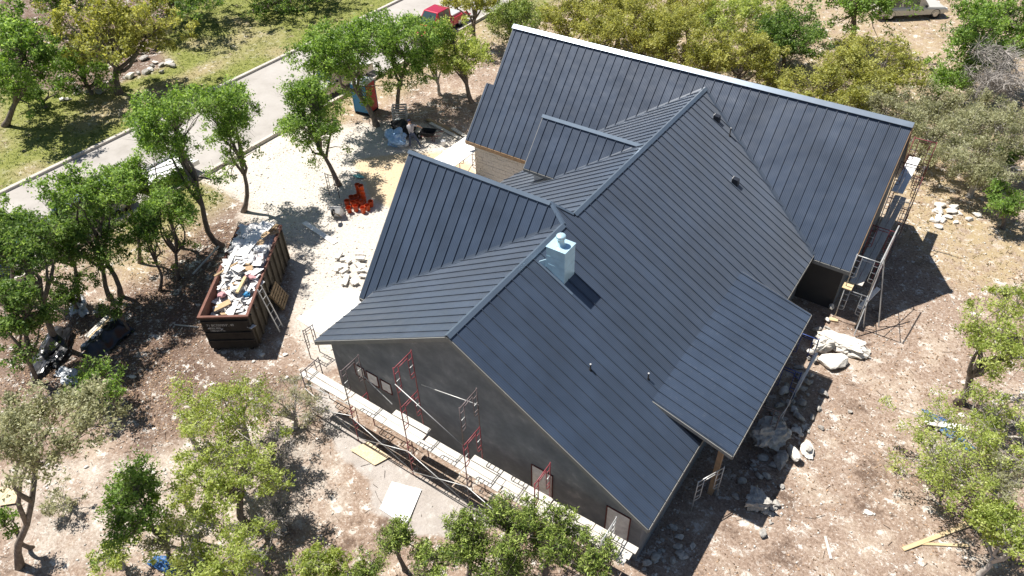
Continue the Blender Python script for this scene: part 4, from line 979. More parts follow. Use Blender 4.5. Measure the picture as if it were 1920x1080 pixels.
FR = [(-6.75, ['greytube'], 2.55), (-4.22, ['redtube', 'greytube'], 4.15), (-1.40, ['redtube', 'redtube', 'redtube'], 6.0), (1.30, ['greytube', 'redtube', 'greytube'], 5.8), (4.10, ['redtube', 'redtube'], 4.0), (6.55, ['redtube', 'steel'], 3.05)]
for u, cols, zt in FR:
    n = len(cols)
    for i, c in enumerate(cols): sc_frame(sf, (u+0.05*i*0.3, VF), (u, VK), zt*i/n+0.012, zt*(i+1)/n-0.012, c)
for (u0, u1, z) in ((-6.75, -4.22, 0.35), (-4.22, -1.40, 0.25), (-1.40, 1.30, 0.25), (1.30, 4.10, 0.25), (4.10, 6.55, 0.3)):
    brace(sf, (u0, VF-0.03, z), (u1, VF-0.03, z+1.25), (u0, VF-0.035, z+1.25), (u1, VF-0.035, z))
brace(sf, (-1.40, VF-0.03, 5.2), (1.30, VF-0.03, 3.9), (-1.2, VK+0.02, 4.35), (1.30, VK+0.02, 4.9))
MB().tube([(-4.22, VK, 3.0), (-2.9, VK, 2.2)], 0.017, 5).build('cross_brace', M['steel'], sf)
MB().tube([(-6.75, VF, 1.9), (-4.22, VF, 2.2)], 0.017, 5).build('guard_rail', M['steel'], sf)
MB().tube([(-6.75, VF, 1.2), (-5.5, VF, 1.75)], 0.017, 5).build('guard_rail', M['steel'], sf)
wl(None, sf)
PG = 'planks on the front scaffold'
pn = 0
spans = [(-7.05, -4.6), (-4.55, -2.75), (-2.7, -1.0), (-0.95, 0.95), (1.0, 2.55), (2.6, 4.3), (4.35, 5.9), (5.95, 7.35)]
side_word = ('outer', 'middle', 'inner')
ordw = ('first', 'second', 'third', 'fourth', 'fifth', 'sixth', 'seventh', 'eighth')
for i, (u0, u1) in enumerate(spans):
    for j in range(3):
        if i == 0 and j == 2: continue
        v = VF+0.10+0.27*j+0.135-0.02*i*0; z = 2.03+0.012*((i+j) % 2)+R_.uniform(-0.006, 0.006)
        if (i, j) in ((3, 2), (1, 2)): continue
        plank((u0+R_.uniform(-0.08, 0.05), v+R_.uniform(-0.02, 0.02), z), (u1+R_.uniform(-0.05, 0.10), v+R_.uniform(-0.02, 0.02), z+0.01), 0.25, '%s plank of the %s span from the left on the front scaffold' % (side_word[j], ordw[i]), PG)
# upright frame pieces left of the corner
lf = thing('scaffold', 'loose weathered scaffold frame standing beyond the left front corner of the house', 'scaffold', (-7.7, 1.0, 0))
g0, g1 = G(583, 672), G(600, 660); sc_frame(lf, g0[:2], g1[:2], 0.0, 1.75, 'greytube'); wl(None, lf)

# scaffold along the rear wing gable
sr = thing('scaffold', 'tall grey and red scaffold along the right gable of the rear wing', 'scaffold', (9.7, 19, 0))
UI, UO = 9.22, 10.18
for v, cols in ((15.8, ['steel', 'steel']), (18.3, ['redtube', 'redtube']), (20.9, ['greytube', 'steel', 'greytube']), (23.4, ['redtube', 'redtube', 'redtube'])):
    for i, c in enumerate(cols): sc_frame(sr, (UI, v), (UO, v), i*1.9+0.01, (i+1)*1.9-0.01, c)
for v0, v1 in ((15.8, 18.3), (18.3, 20.9), (20.9, 23.4)):
    for z in (0.3, 2.2):
        brace(sr, (UO+0.03, v0, z), (UO+0.03, v1, z+1.3), (UO+0.035, v0, z+1.3), (UO+0.035, v1, z), 'greytube')
MB().tube([(UO, 15.8, 3.75), (UO+0.02, 18.3, 4.1)], 0.03, 6).build('guard_rail', M['steel'], sr)
MB().tube([(UO+0.1, 15.1, 0.1), (UO, 17.4, 3.6)], 0.028, 6).build('outrigger', M['steel'], sr)
MB().tube([(UO+0.85, 16.35, 0.02), (UO+0.02, 16.9, 3.2)], 0.028, 6).build('outrigger', M['steel'], sr)
MB().tube([(UO+0.3, 15.9, 0.02), (UO+0.05, 16.0, 1.3)], 0.024, 6).build('outrigger', M['steel'], sr)
wl(None, sr)
for i, (v0, v1) in enumerate(((16.2, 18.6), (18.4, 21.2), (21.0, 24.2))):
    for j in range(2):
        plank((9.40+0.28*j, v0, 1.96+0.03*(i % 2)), (9.40+0.28*j, v1, 1.97+0.03*(i % 2)), 0.26, '%s low plank of the %s span on the gable scaffold' % (('inner', 'outer')[j], ordw[i]), 'low planks on the gable scaffold')
for j in range(2):
    plank((9.34+0.26*j, 21.3, 3.86), (9.34+0.26*j, 24.9, 3.86), 0.25, '%s high plank catching the sun on the gable scaffold' % ('inner', 'outer')[j], 'high planks on the gable scaffold', 'white')
plank((9.30, 15.62, 1.98), (9.30, 16.18, 1.98), 0.40, 'short yellow board on the near end of the gable scaffold', None, 'newwood', name='board', cat='board')
plank((9.05, 15.62, 0.04), (9.40, 15.74, 0.04), 0.22, 'yellow sill block under the gable scaffold post', None, 'newwood', 0.08, name='board', cat='board')
p0 = G(1602, 598); plank(p0+(0, 0, 0.65), p0+np.array((0.42, 1.0, 1.35)), 0.20, 'white board leaning on the near end of the gable scaffold', None, 'white', name='board', cat='board')

# scaffold under the porch edge and the small frame near the front right corner
sp = thing('scaffold', 'blue and grey scaffold frames standing beneath the porch eave', 'scaffold', (8.9, 10, 0))
for v in (7.6, 9.9, 12.1): sc_frame(sp, (8.35, v), (9.25, v), 0.0, 1.85, 'bluetube' if v > 8 else 'greytube')
for v0, v1 in ((7.6, 9.9), (9.9, 12.1)): brace(sp, (9.28, v0, 0.3), (9.28, v1, 1.6), (9.285, v0, 1.6), (9.285, v1, 0.3), 'steel')
wl(None, sp)
fs = thing('scaffold', 'single pale scaffold frame standing in shade by the front right corner', 'scaffold', (8.2, 3.6, 0))
sc_frame(fs, (7.95, 3.1), (8.45, 4.15), 0.0, 1.85, 'steel'); wl(None, fs)
pt = G(1500, 722); plank(pt+np.array((0, -0.9, 0.35)), pt+np.array((0.15, 0.6, 1.5)), 0.10, 'white board leaning among the stones under the porch', None, 'white', name='board', cat='board')

# scaffold with white planks by the limestone wall
sb = thing('scaffold', 'scaffold with wide white planks beside the limestone wall', 'scaffold', (-12, 15.5, 0))
for v in (14.3, 16.4): sc_frame(sb, (-12.75, v), (-11.45, v), 0.0, 1.9, 'redtube')
brace(sb, (-11.42, 14.3, 0.3), (-11.42, 16.4, 1.5), (-11.415, 14.3, 1.5), (-11.415, 16.4, 0.3)); wl(None, sb)
for j in range(4):
    plank((-12.68+0.37*j, 13.9+0.1*(j % 2), 1.94), (-12.68+0.37*j, 17.2, 1.94), 0.34, '%s white plank beside the limestone wall' % ('outermost', 'second', 'third', 'innermost')[j], 'white planks by the limestone wall', 'white')

# ------------------------------------------------------------------ dumpster
DA = np.array((-13.22, -1.26, 0)); DX = unit((1.65, 1.16, 0)); DY = unit((-DX[1], DX[0], 0)); DW, DLn, DH = 2.10, 6.5, 2.0
DZ = np.array((0, 0, 1.0)); DP = lambda x, y, z: DA+DX*x+DY*y+DZ*z
dm = thing('dumpster', 'dark rusty open-top dumpster heaped with construction waste', 'dumpster', DA)
ax = (DX, DY, DZ); I_ = np.array((0, 0, 0))
def dbox(x0, x1, y0, y1, z0, z1): return MB().box(DP((x0+x1)/2, (y0+y1)/2, (z0+z1)/2)-DA, ((x1-x0)/2, (y1-y0)/2, (z1-z0)/2), ax)
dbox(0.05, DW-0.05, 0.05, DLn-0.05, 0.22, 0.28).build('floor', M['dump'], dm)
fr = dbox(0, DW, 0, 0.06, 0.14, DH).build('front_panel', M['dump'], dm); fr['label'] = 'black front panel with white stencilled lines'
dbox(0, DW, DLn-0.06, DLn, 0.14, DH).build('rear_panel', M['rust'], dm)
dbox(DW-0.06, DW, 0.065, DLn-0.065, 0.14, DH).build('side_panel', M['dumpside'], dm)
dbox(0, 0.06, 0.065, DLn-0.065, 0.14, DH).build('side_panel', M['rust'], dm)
for i in range(11):
    y = 0.25+(DLn-0.5)*i/10
    for x0, x1 in ((DW+0.002, DW+0.09), (-0.09, -0.002)):
        dbox(x0, x1, y-0.05, y+0.05, 0.16, DH-0.08).build('rib', M['dumpside'], dm)
for (x0, x1, y0, y1) in ((-0.05, DW+0.05, -0.05, 0.065), (-0.05, DW+0.05, DLn-0.065, DLn+0.05), (DW-0.065, DW+0.05, 0.07, DLn-0.07), (-0.05, 0.065, 0.07, DLn-0.07)):
    dbox(x0, x1, y0, y1, DH+0.002, DH+0.09).build('rim', M['rust'], dm)
for z in (0.62, 1.10, 1.78): dbox(0.03, DW-0.03, -0.055, -0.002, z-0.045, z+0.045).build('front_rail', M['dump'], dm)
for x in (0.3, DW-0.3): dbox(x-0.06, x+0.06, 0.0, DLn, 0.0, 0.14).build('skid', M['dump'], dm)
for x in (0.06, DW-0.06):
    for z in (0.5, 1.0, 1.5): dbox(x-0.03, x+0.03, -0.075, -0.057, z-0.06, z+0.06).build('hinge', M['dump'], dm)
def text(s, x, z, size, squeeze=1.0):
    cu = bpy.data.curves.new('stencil', 'FONT'); cu.body = s; cu.size = size; cu.extrude = 0.001
    o = bpy.data.objects.new('stencil_text', cu); COL.objects.link(o); dg = bpy.context.evaluated_depsgraph_get()
    me = bpy.data.meshes.new_from_object(o.evaluated_get(dg)); bpy.data.objects.remove(o)
    o = link('stencil_text', me, M['stencil'], fr); 
    Pl = DP(x, -0.004, z)-DA; o.matrix_local = Matrix(((DX[0]*squeeze, 0, -DY[0], Pl[0]), (DX[1]*squeeze, 0, -DY[1], Pl[1]), (0, 1, 0, Pl[2]), (0, 0, 0, 1)))
text('71 BC320353", 40', 0.20, 1.50, 0.17, 0.95); text('(830) 800L~', 0.26, 1.33, 0.14, 0.9); text('1980-0377-ro.', 0.28, 1.18, 0.13, 0.9)

# waste in the dumpster
def crumple(name, c, r, n, material, label, cat, seed, sq=(1, 1, 0.6), rough=0.35, group=None):
    bm = bmesh.new(); bmesh.ops.create_icosphere(bm, subdivisions=4 if r > 0.3 else 3, radius=1.0); rs_ = random.Random(seed); n = n*3
    dirs = [Vector((rs_.gauss(0, 1), rs_.gauss(0, 1), rs_.gauss(0, 1))).normalized() for _ in range(n)]
    amp = [rs_.uniform(-rough, rough) for _ in dirs]; w = [rs_.uniform(4, 60) for _ in dirs]
    for v in bm.verts:
        d = v.co.normalized(); k = 1.0
        for q, a_2, ww in zip(dirs, amp, w): k += a_2*math.exp(-ww*(1-d.dot(q)))
        k += rs_.uniform(-0.07, 0.07)*rough*2
        v.co = Vector((d.x*sq[0], d.y*sq[1], d.z*sq[2]))*k*r
    me = bpy.data.meshes.new(name); bm.to_mesh(me); bm.free()
    o = link(name, me, material); o.location = c; o.rotation_euler = (0, 0, rs_.uniform(0, 6.28)); 
    return tag(o, label, cat, group)
# heap surface: one crumpled mass nobody could count
nxh, nyh = 26, 76; Vh = []
rsh = np.random.default_rng(5)
for j in range(nyh):
    for i in range(nxh):
        x = 0.08+(DW-0.16)*i/(nxh-1); y = 0.10+(DLn-0.2)*j/(nyh-1); t = y/DLn
        z = 1.05+0.95*smooth(np.array(t), 0.05, 0.55)+0.25*math.sin(math.pi*i/(nxh-1))*(0.4+t)+rsh.normal(0, 0.06)+0.22*(float(vnoise(x, y, 3.0, 40))-0.5)
        Vh.append(DP(x+rsh.normal(0, 0.012)*(0 < i < nxh-1), y+rsh.normal(0, 0.012)*(0 < j < nyh-1), z))
ih = np.arange(nxh*nyh).reshape(nyh, nxh); Fh = np.stack([ih[:-1, :-1], ih[:-1, 1:], ih[1:, 1:], ih[1:, :-1]], -1).reshape(-1, 4)
hme = tri_mesh('waste_heap', np.array(Vh), Fh)
ho = link('waste_heap', hme, ramp_mat('mixed_waste', [(0.30, (0.10, 0.09, 0.085)), (0.42, (0.36, 0.33, 0.31)), (0.55, (0.60, 0.58, 0.56)), (0.66, (0.70, 0.69, 0.68)), (0.8, (0.46, 0.30, 0.24))], 4.5, 0.8, 0.5, 9))
tag(ho, 'mass of crumpled plaster board and wrapping filling the dumpster', 'waste', kind='stuff')
def heapz(y): return 1.15+0.95*float(smooth(np.array(y/DLn), 0.05, 0.55))+0.2
wb = 0
for (x, y, L, ang, w, m, lb, tilt, th) in (
        (0.55, 3.4, 1.5, 85, 0.16, 'white', 'white trim board lying over the left rim of the dumpster', 6, 0.04),
        (1.25, 5.3, 1.9, 62, 0.75, 'white', 'largest white sheet on top of the dumpster heap', 8, 0.02),
        (1.05, 4.3, 1.3, 80, 0.55, 'white', 'white sheet in the middle of the dumpster heap', -5, 0.02),
        (1.35, 2.3, 1.5, 82, 0.14, 'newwood', 'brown stud lying lengthwise in the dumpster', 5, 0.09),
        (1.10, 0.95, 1.0, 84, 0.22, 'white', 'short white board near the front of the dumpster', 10, 0.03),
        (0.55, 1.2, 0.8, 30, 0.35, 'cardboard', 'torn cardboard near the front of the dumpster', 8, 0.01),
        (0.45, 2.9, 1.2, 45, 0.12, 'pallet', 'brown lath across the left side of the dumpster', 4, 0.04),
        (1.75, 5.7, 1.1, 30, 0.16, 'pallet', 'broken brown board over the right rear rim', 14, 0.03),
        (1.55, 5.1, 0.9, 50, 0.30, 'cardboard', 'tan cardboard near the rear right of the heap', 10, 0.01),
        (0.9, 3.0, 1.0, 140, 0.4, 'white', 'broken plaster board piece in the heap', -8, 0.02),
        (0.7, 5.6, 0.8, 110, 0.5, 'paper', 'grey white panel at the rear left of the heap', 10, 0.02)):
    c = DP(x, y, heapz(y)+0.12); a = math.radians(ang); d = DX*math.cos(a)+DY*math.sin(a); d = unit(d+DZ*math.tan(math.radians(tilt)))
    plank(c-d*L/2, c+d*L/2, w, lb, 'boards and sheets in the dumpster', m, th, name='waste_board', cat='board')
for k, (x, y, r, m, lb) in enumerate(((0.45, 1.75, 0.17, 'pinkins', 'pink insulation wad at the left of the dumpster'), (1.72, 2.6, 0.2, 'pinkins', 'pink insulation wad at the right side of the dumpster'),
        (1.85, 3.7, 0.14, 'pinkins', 'pink bag on the right rim of the dumpster'), (0.75, 6.1, 0.18, 'pinkins', 'pink bag at the rear of the dumpster'),
        (1.55, 1.75, 0.15, 'blue', 'small blue wrapper in the dumpster'), (1.0, 2.1, 0.33, 'paper', 'silver wrapping wad in the front half of the dumpster'),
        (1.75, 0.7, 0.24, 'whiteplastic', 'white bucket-like bundle at the front right of the dumpster'), (1.35, 3.6, 0.34, 'paper', 'grey wrapping wad in the middle of the dumpster'),
        (1.7, 4.3, 0.3, 'whiteplastic', 'white plastic wad hanging over the right rim'), (0.55, 4.6, 0.34, 'paper', 'pale wrapping wad at the left of the heap'),
        (0.35, 0.65, 0.25, 'paper', 'folded pale wrapper at the front left of the dumpster'), (1.0, 5.9, 0.36, 'paper', 'silver wrapping wad at the rear of the heap'),
        (1.9, 1.25, 0.2, 'clothblack', 'dark bag at the front right of the dumpster'))):
    crumple('waste_bag', DP(x, y, heapz(y)+0.02), r, 22, M[m], lb, 'bag', 100+k, rough=0.4, group='bags and wads in the dumpster')

# small flat scraps over the heap
mb = MB(); rw = random.Random(77)
for k in range(150):
    x, y = rw.uniform(0.12, DW-0.12), rw.uniform(0.15, DLn-0.15); a = rw.uniform(0, 6.28); d = unit(DX*math.cos(a)+DY*math.sin(a)+DZ*rw.gauss(0, 0.3)); e = unit(np.cross(d, (rw.gauss(0, 0.3), rw.gauss(0, 0.3), 1)))
    mb.mi = rw.choice((0, 0, 0, 0, 1, 1, 1, 2)); mb.box(DP(x, y, heapz(y)+rw.uniform(-0.12, 0.10)), (rw.uniform(0.08, 0.35), rw.uniform(0.04, 0.16), 0.008), (d, e, np.cross(d, e)))
so = mb.build('waste_scraps', [M['white'], M['paper'], M['cardboard'], M['deck']]); tag(so, 'small pale scraps of board and wrap over the dumpster heap', 'waste', kind='stuff')
# ladder and pallet leaning on the dumpster
def ladder(a, b, w, n, label, m='steel'):
    a, b = np.asarray(a, float), np.asarray(b, float); t = thing('ladder', label, 'ladder', a); d = unit(b-a); x = unit(np.cross(d, DX)) if abs(np.dot(d, DX)) < 0.99 else DY
    x = unit(DY-d*np.dot(DY, d)); L = np.linalg.norm(b-a)
    for s in (-1, 1): MB().bar(x*s*w/2, x*s*w/2+d*L, 0.035, 0.07, x).build('rail', M[m], t)
    for k in range(n): z = L*(k+0.6)/n; MB().tube([x*-w/2+d*z, x*w/2+d*z], 0.016, 6).build('rung', M[m], t)
    return t
ladder(DP(DW+0.75, 1.2, 0.02), DP(DW+0.12, 1.75, 2.15), 0.42, 6, 'grey metal ladder leaning on the right side of the dumpster')
pl = thing('pallet', 'brown wooden pallet leaning against the right side of the dumpster', 'pallet', DP(DW+0.55, 3.0, 0.05))
pd = unit(DX*-0.42+DZ*0.9); pxv = DY; pnv = unit(np.cross(pxv, pd))
for k in range(7): MB().box(pd*(0.06+0.155*k)+pnv*0.055, (0.5, 0.055, 0.010), (pxv, pd, pnv)).build('slat', M['pallet'], pl)
for s in (-0.46, 0, 0.46): MB().box(pd*0.52+pxv*s, (0.022, 0.53, 0.043), (pxv, pd, pnv)).build('stringer', M['pallet'], pl)
for k in range(3): MB().box(pd*(0.06+0.46*k)-pnv*0.054, (0.5, 0.055, 0.010), (pxv, pd, pnv)).build('slat', M['pallet'], pl)

# downspout pipe, boards on the ground
def lying(px0, px1, w, label, m, th=0.04, name='board', cat='board', z=0.03, z2=None, group=None):
    a, b = G(*px0, z), G(*px1, z2 if z2 is not None else z); return plank(a+(0, 0, float(gz(a[0], a[1]))), b+(0, 0, float(gz(b[0], b[1]))), w, label, group, m, th, name, cat)
a, b = G(362, 514, 0.06), G(410, 462, 0.35)
o = MB().tube([np.zeros(3), b-a], 0.055, 10).build('downspout_pipe', M['steel'], None, True); o.location = a; tag(o, 'long grey metal pipe lying left of the dumpster', 'pipe')
lying((570, 417), (629, 456), 0.30, 'long white board lying on the pale courtyard ground', 'white')
lying((1693, 1030), (1830, 978), 0.15, 'long yellow pine board on the ground at the lower right', 'newwood', 0.05)
lying((1800, 985), (1905, 950), 0.15, 'second yellow pine board continuing under the oak at the lower right', 'newwood', 0.05, z=0.08)
lying((1728, 1019), (1818, 1023), 0.10, 'thin yellow board lying across below the pine boards', 'newwood', 0.04)
lying((1547, 1005), (1558, 1048), 0.09, 'short bleached board on the bare dirt at the right', 'plank')
lying((327, 608), (372, 613), 0.07, 'thin pale stick left of the dumpster front', 'plank')
def sheet(pxs, th, label, m, name='sheet', cat='sheet', z=0.02):
    P = [G(x, y, z) for x, y in pxs]; c = sum(P)/len(P); zz = float(gz(c[0], c[1]))+0.05
    mb = MB().prism([p-c for p in P], (0, 0, th)); o = mb.build(name, M[m], None, bevel=0.004); o.location = (c[0], c[1], zz+z-0.02); return tag(o, label, cat)
sheet([(657, 845), (690, 829), (732, 858), (703, 874)], 0.018, 'tan plywood sheet on the ground beside the front scaffold', 'plywood', 'plywood_sheet', 'plywood')
sheet([(735, 904), (791, 919), (762, 988), (712, 955)], 0.014, 'white board lying on the ground in front of the scaffold', 'white', 'white_sheet', 'board')
sheet([(0, 915), (38, 918), (30, 945), (0, 950)], 0.02, 'cream board at the left edge among the trees', 'plywood', 'cream_sheet', 'board')
slab = MB().prism([G(x, y, 0.0)+(0, 0, -0.02) for x, y in ((556, 599), (602, 628), (700, 552), (640, 540))], (0, 0, 0.075)).build('patio_slab', M['slab'], None, bevel=0.01); tag(slab, kind='structure')

# plastic covered lumber pile (left)
lp = thing('lumber_pile', 'lumber pile partly covered by black and silver plastic left of the dumpster', 'lumber pile', G(190, 640))
B0 = G(165, 672); B1 = G(232, 612); dd = unit(B1-B0); sd_ = np.array((-dd[1], dd[0], 0)); Lp = np.linalg.norm(B1-B0)
def film(name, w0, w1, seed, m, hgt, u0=0.0, u1=1.0, side=0.0):
    n1, n2 = 28, 16; V = []
    for i in range(n1):
        for j in range(n2):
            t = u0+(u1-u0)*i/(n1-1); s = w0+(w1-w0)*j/(n2-1)
            h = hgt*max(0.02, 1-(abs(s-side)/(abs(w1-w0)*0.62))**2.2)+0.20*(float(vnoise(t*9+seed, s*7, 1.0, seed))-0.4)+0.10*(float(vnoise(t*30, s*22, 1, seed))-0.5)
            p = B0+dd*(t*Lp)+sd_*s; V.append((p[0], p[1], max(0.01, h)))
    V = np.array(V)-np.array(lp.location); ii = np.arange(n1*n2).reshape(n1, n2)
    F = np.stack([ii[:-1, :-1], ii[1:, :-1], ii[1:, 1:], ii[:-1, 1:]], -1).reshape(-1, 4)
    return link(name, tri_mesh(name, V, F), M[m], lp)
film('black_film', -0.75, 0.15, 3, 'blackplastic', 0.62); film('silver_film', 0.0, 0.55, 8, 'greyplastic', 0.60, 0.05, 0.95, 0.1)
for k in range(3):
    p = B0+dd*(Lp*0.35)+sd_*(0.45+0.13*k)-np.array(lp.location); MB().bar(p+(0, 0, 0.42), p+dd*(Lp*0.62)+(0, 0, 0.50), 0.10, 0.045).build('lumber', M['newwood' if k == 0 else 'plank'], lp)
cf = crumple('plastic_heap', G(100, 668)+(0, 0, 0.18), 0.7, 40, M['blackplastic'], 'crumpled black plastic heap beneath the left trees', 'plastic', 61, (1.5, 0.8, 0.4), 0.5)
crumple('plastic_heap', G(128, 705)+(0, 0, 0.08), 0.42, 40, M['greyplastic'], 'crumpled silver plastic beside the black plastic heap', 'plastic', 62, (1.4, 0.8, 0.3), 0.5)
crumple('plastic_heap', G(150, 580)+(0, 0, 0.15), 0.5, 40, M['greyplastic'], 'grey plastic sheet draped behind the lumber pile', 'plastic', 63, (1.5, 0.7, 0.45), 0.5)
crumple('tarp', G(312, 1062)+(0, 0, 0.12), 0.36, 30, M['bluetarp'], 'dark blue tarp bundle at the bottom edge', 'tarp', 64, (1.8, 0.6, 0.4), 0.3)
crumple('tarp', G(1775, 808)+(0, 0, 0.12), 0.55, 30, M['bluetarp'], 'blue tarp under the sparse oak on the right', 'tarp', 65, (2.0, 0.5, 0.3), 0.3)
lying((1733, 790), (1815, 803), 0.28, 'white board resting on the blue tarp on the right', 'white', z=0.28)

# ------------------------------------------------------------------ portable toilet
Np, Lp_, Rp_ = G(693, 218), G(659, 211), G(718, 199)
tx = unit(Lp_-Np); w1 = 1.12; ty = np.array((tx[1], -tx[0], 0)); ty = ty if np.dot(ty, Rp_-Np) > 0 else -ty; w2 = 1.15; tz = np.array((0, 0, 1.0))
to = thing('portable_toilet', 'blue and red portable toilet with white roof under the trees', 'toilet', Np+tx*w1/2+ty*w2/2)
cc = np.zeros(3); fx = lambda x, y, z: tx*x+ty*y+tz*z
tb = lambda nm, x, y, z, hx, hy, hz, m, par=to: MB().box(fx(x, y, z), (hx, hy, hz), (tx, ty, tz)).build(nm, M[m], par, bevel=0.01)
tb('base', 0, 0, 0.07, w1/2, w2/2, 0.07, 'clothblack')
for nm, x, y, hx, hy, m in (('side_panel', -w1/2+0.02, 0, 0.02, w2/2-0.045, 'red'), ('side_panel', w1/2-0.02, 0, 0.02, w2/2-0.045, 'red'), ('rear_panel', 0, w2/2-0.02, w1/2-0.045, 0.02, 'red')):
    tb(nm, x, y, 1.12, hx, hy, 0.98, m)
dr = tb('door', 0, -w2/2+0.02, 1.12, w1/2-0.09, 0.018, 0.94, 'blue')
tb('handle', -0.30, -w2/2-0.015, 1.10, 0.03, 0.015, 0.08, 'clothblack', dr); tb('sign', 0.0, -w2/2-0.004, 1.55, 0.10, 0.004, 0.10, 'whiteplastic', dr)
for sx in (-1, 1):
    for sy in (-1, 1): tb('corner_post', sx*(w1/2-0.015), sy*(w2/2-0.015), 1.12, 0.028, 0.028, 0.99, 'blue')
    tb('door_frame', sx*(w1/2-0.065), -w2/2+0.02, 1.12, 0.022, 0.022, 0.98, 'blue')
MB().add([fx(s*(w1/2+0.03), q*(w2/2+0.03), 2.12) for s in (-1, 1) for q in (-1, 1)]+[fx(s*(w1/2-0.16), q*(w2/2-0.16), 2.34) for s in (-1, 1) for q in (-1, 1)],
         [(0, 2, 3, 1), (4, 5, 7, 6), (0, 1, 5, 4), (2, 6, 7, 3), (0, 4, 6, 2), (1, 3, 7, 5)]).build('roof', M['whiteplastic'], to)
MB().tube([fx(w1/2-0.2, w2/2-0.2, 2.3), fx(w1/2-0.2, w2/2-0.2, 2.52)], 0.05, 8).build('vent_pipe', M['whiteplastic'], to)

# ------------------------------------------------------------------ buckets
def bucket_parts(t, lean=None):
    MB().lathe((0, 0, 0), [(0.125, 0), (0.128, 0.01), (0.145, 0.30), (0.158, 0.31), (0.158, 0.335), (0.15, 0.335), (0.146, 0.37), (0.150, 0.375), (0.143, 0.376), (0.138, 0.33), (0.122, 0.03), (0.001, 0.025)], 14).build('body', M['orange'], t, True)
    MB().tube([(0.155*math.cos(a), 0.155*math.sin(a)*0.95, 0.335-0.10*math.sin(a)) for a in np.linspace(0.05, math.pi-0.05, 9)], 0.004, 4).build('handle', M['steel'], t)
bp = None
BS = [((656, 398), 0, 'front left bucket standing apart from the orange pile'), ((668, 396), 0, 'orange bucket second in the front row'), ((682, 399), 0, 'orange bucket lowest at the front of the pile'), ((690, 394), 0, 'orange bucket at the front right of the pile'), ((696, 387), 0, 'rightmost orange bucket of the pile'),
      ((652, 386), 0, 'leftmost orange bucket in tree shade'), ((663, 388), 0, 'orange bucket behind the front left bucket'), ((672, 386), 0, 'orange bucket in the middle of the pile'), ((681, 388), 0, 'orange bucket in front of the tall stack'), ((660, 378), 0, 'shaded orange bucket at the back left'), ((669, 377), 0, 'shaded orange bucket at the back middle'),
      ((683, 380), 0, 'bottom orange bucket of the tall stack'), ((683, 380), 0.26, 'second orange bucket of the tall stack'), ((683, 380), 0.52, 'third orange bucket of the tall stack'), ((683, 380), 0.78, 'top orange bucket of the tall stack'),
      ((675, 371), 0, 'bottom orange bucket of the rear stack'), ((675, 371), 0.28, 'middle orange bucket of the rear stack'), ((675, 371), 0.56, 'top orange bucket of the rear stack')]
for k, (px, z, lb) in enumerate(BS):
    g = G(*px); g[2] = float(gz(g[0], g[1]))+0.01+z
    t = thing('bucket', lb, 'bucket', g, 'orange buckets piled by the tree')
    if bp is None: bucket_parts(t); bp = t
    else:
        for ch in bp.children: c = ch.copy(); COL.objects.link(c); c.parent = t
    t.rotation_euler = (R_.uniform(-0.05, 0.05), R_.uniform(-0.05, 0.05), R_.uniform(0, 6.28)) if z or k < 11 and k % 4 else (R_.uniform(-0.2, 0.2), R_.uniform(-0.2, 0.2), R_.uniform(0, 6.28)) if k < 11 else (0, 0, 0)

# wheelbarrows
def wheelbarrow(c, ang, label, traym, framem, tilt=0.0, roll=0.0):
    t = thing('wheelbarrow', label, 'wheelbarrow', c)
    tp = MB(); T0 = [(-0.28, -0.22, 0.32), (0.30, -0.22, 0.30), (0.30, 0.22, 0.30), (-0.28, 0.22, 0.32)]; T1 = [(-0.42, -0.34, 0.62), (0.52, -0.32, 0.60), (0.52, 0.32, 0.60), (-0.42, 0.34, 0.62)]
    tp.add(T0+T1, [(0, 3, 2, 1), (0, 1, 5, 4), (1, 2, 6, 5), (2, 3, 7, 6), (3, 0, 4, 7)])
    o = tp.build('tray', M[traym], t); s = o.modifiers.new('solid', 'SOLIDIFY'); s.thickness = 0.02
    rm = MB()
    for i in range(4): rm.tube([T1[i], T1[(i+1) % 4]], 0.016, 6)
    rm.build('tray_rim', M[traym], o)
    for sy in (-1, 1):
        MB().tube([(0.62, sy*0.06, 0.20), (0.0, sy*0.20, 0.29), (-0.85, sy*0.30, 0.55)], 0.02, 6).build('handle', M[framem], t, True)
        MB().tube([(-0.20, sy*0.20, 0.29), (-0.28, sy*0.24, 0.0), (-0.42, sy*0.24, 0.0), (-0.36, sy*0.24, 0.34)], 0.015, 6).build('leg', M[framem], t)
    w = MB().lathe((0.66, -0.05, 0.20), [(0.09, 0.0), (0.19, 0.0), (0.20, 0.03), (0.20, 0.07), (0.19, 0.10), (0.09, 0.10)], 16, (np.array((1, 0, 0)), np.array((0, 0, -1)), np.array((0, 1, 0)))).build('wheel', M['black'], t, True)
    MB().lathe((0.66, -0.052, 0.20), [(0.088, 0.0), (0.088, 0.104)], 12, (np.array((1, 0, 0)), np.array((0, 0, -1)), np.array((0, 1, 0)))).build('rim', M['steel'], w)
    t.rotation_euler = (roll, tilt, ang); return t
wheelbarrow(G(806, 262)+(0, 0, 0.01), math.radians(200), 'black wheelbarrow with red handles beside the worker in grey', 'clothblack', 'redtrim')
wheelbarrow(G(630, 415)+(0, 0, 0.02), math.radians(-60), 'pale grey wheelbarrow tipped up near the orange buckets', 'whiteplastic', 'pallet', math.radians(-62))
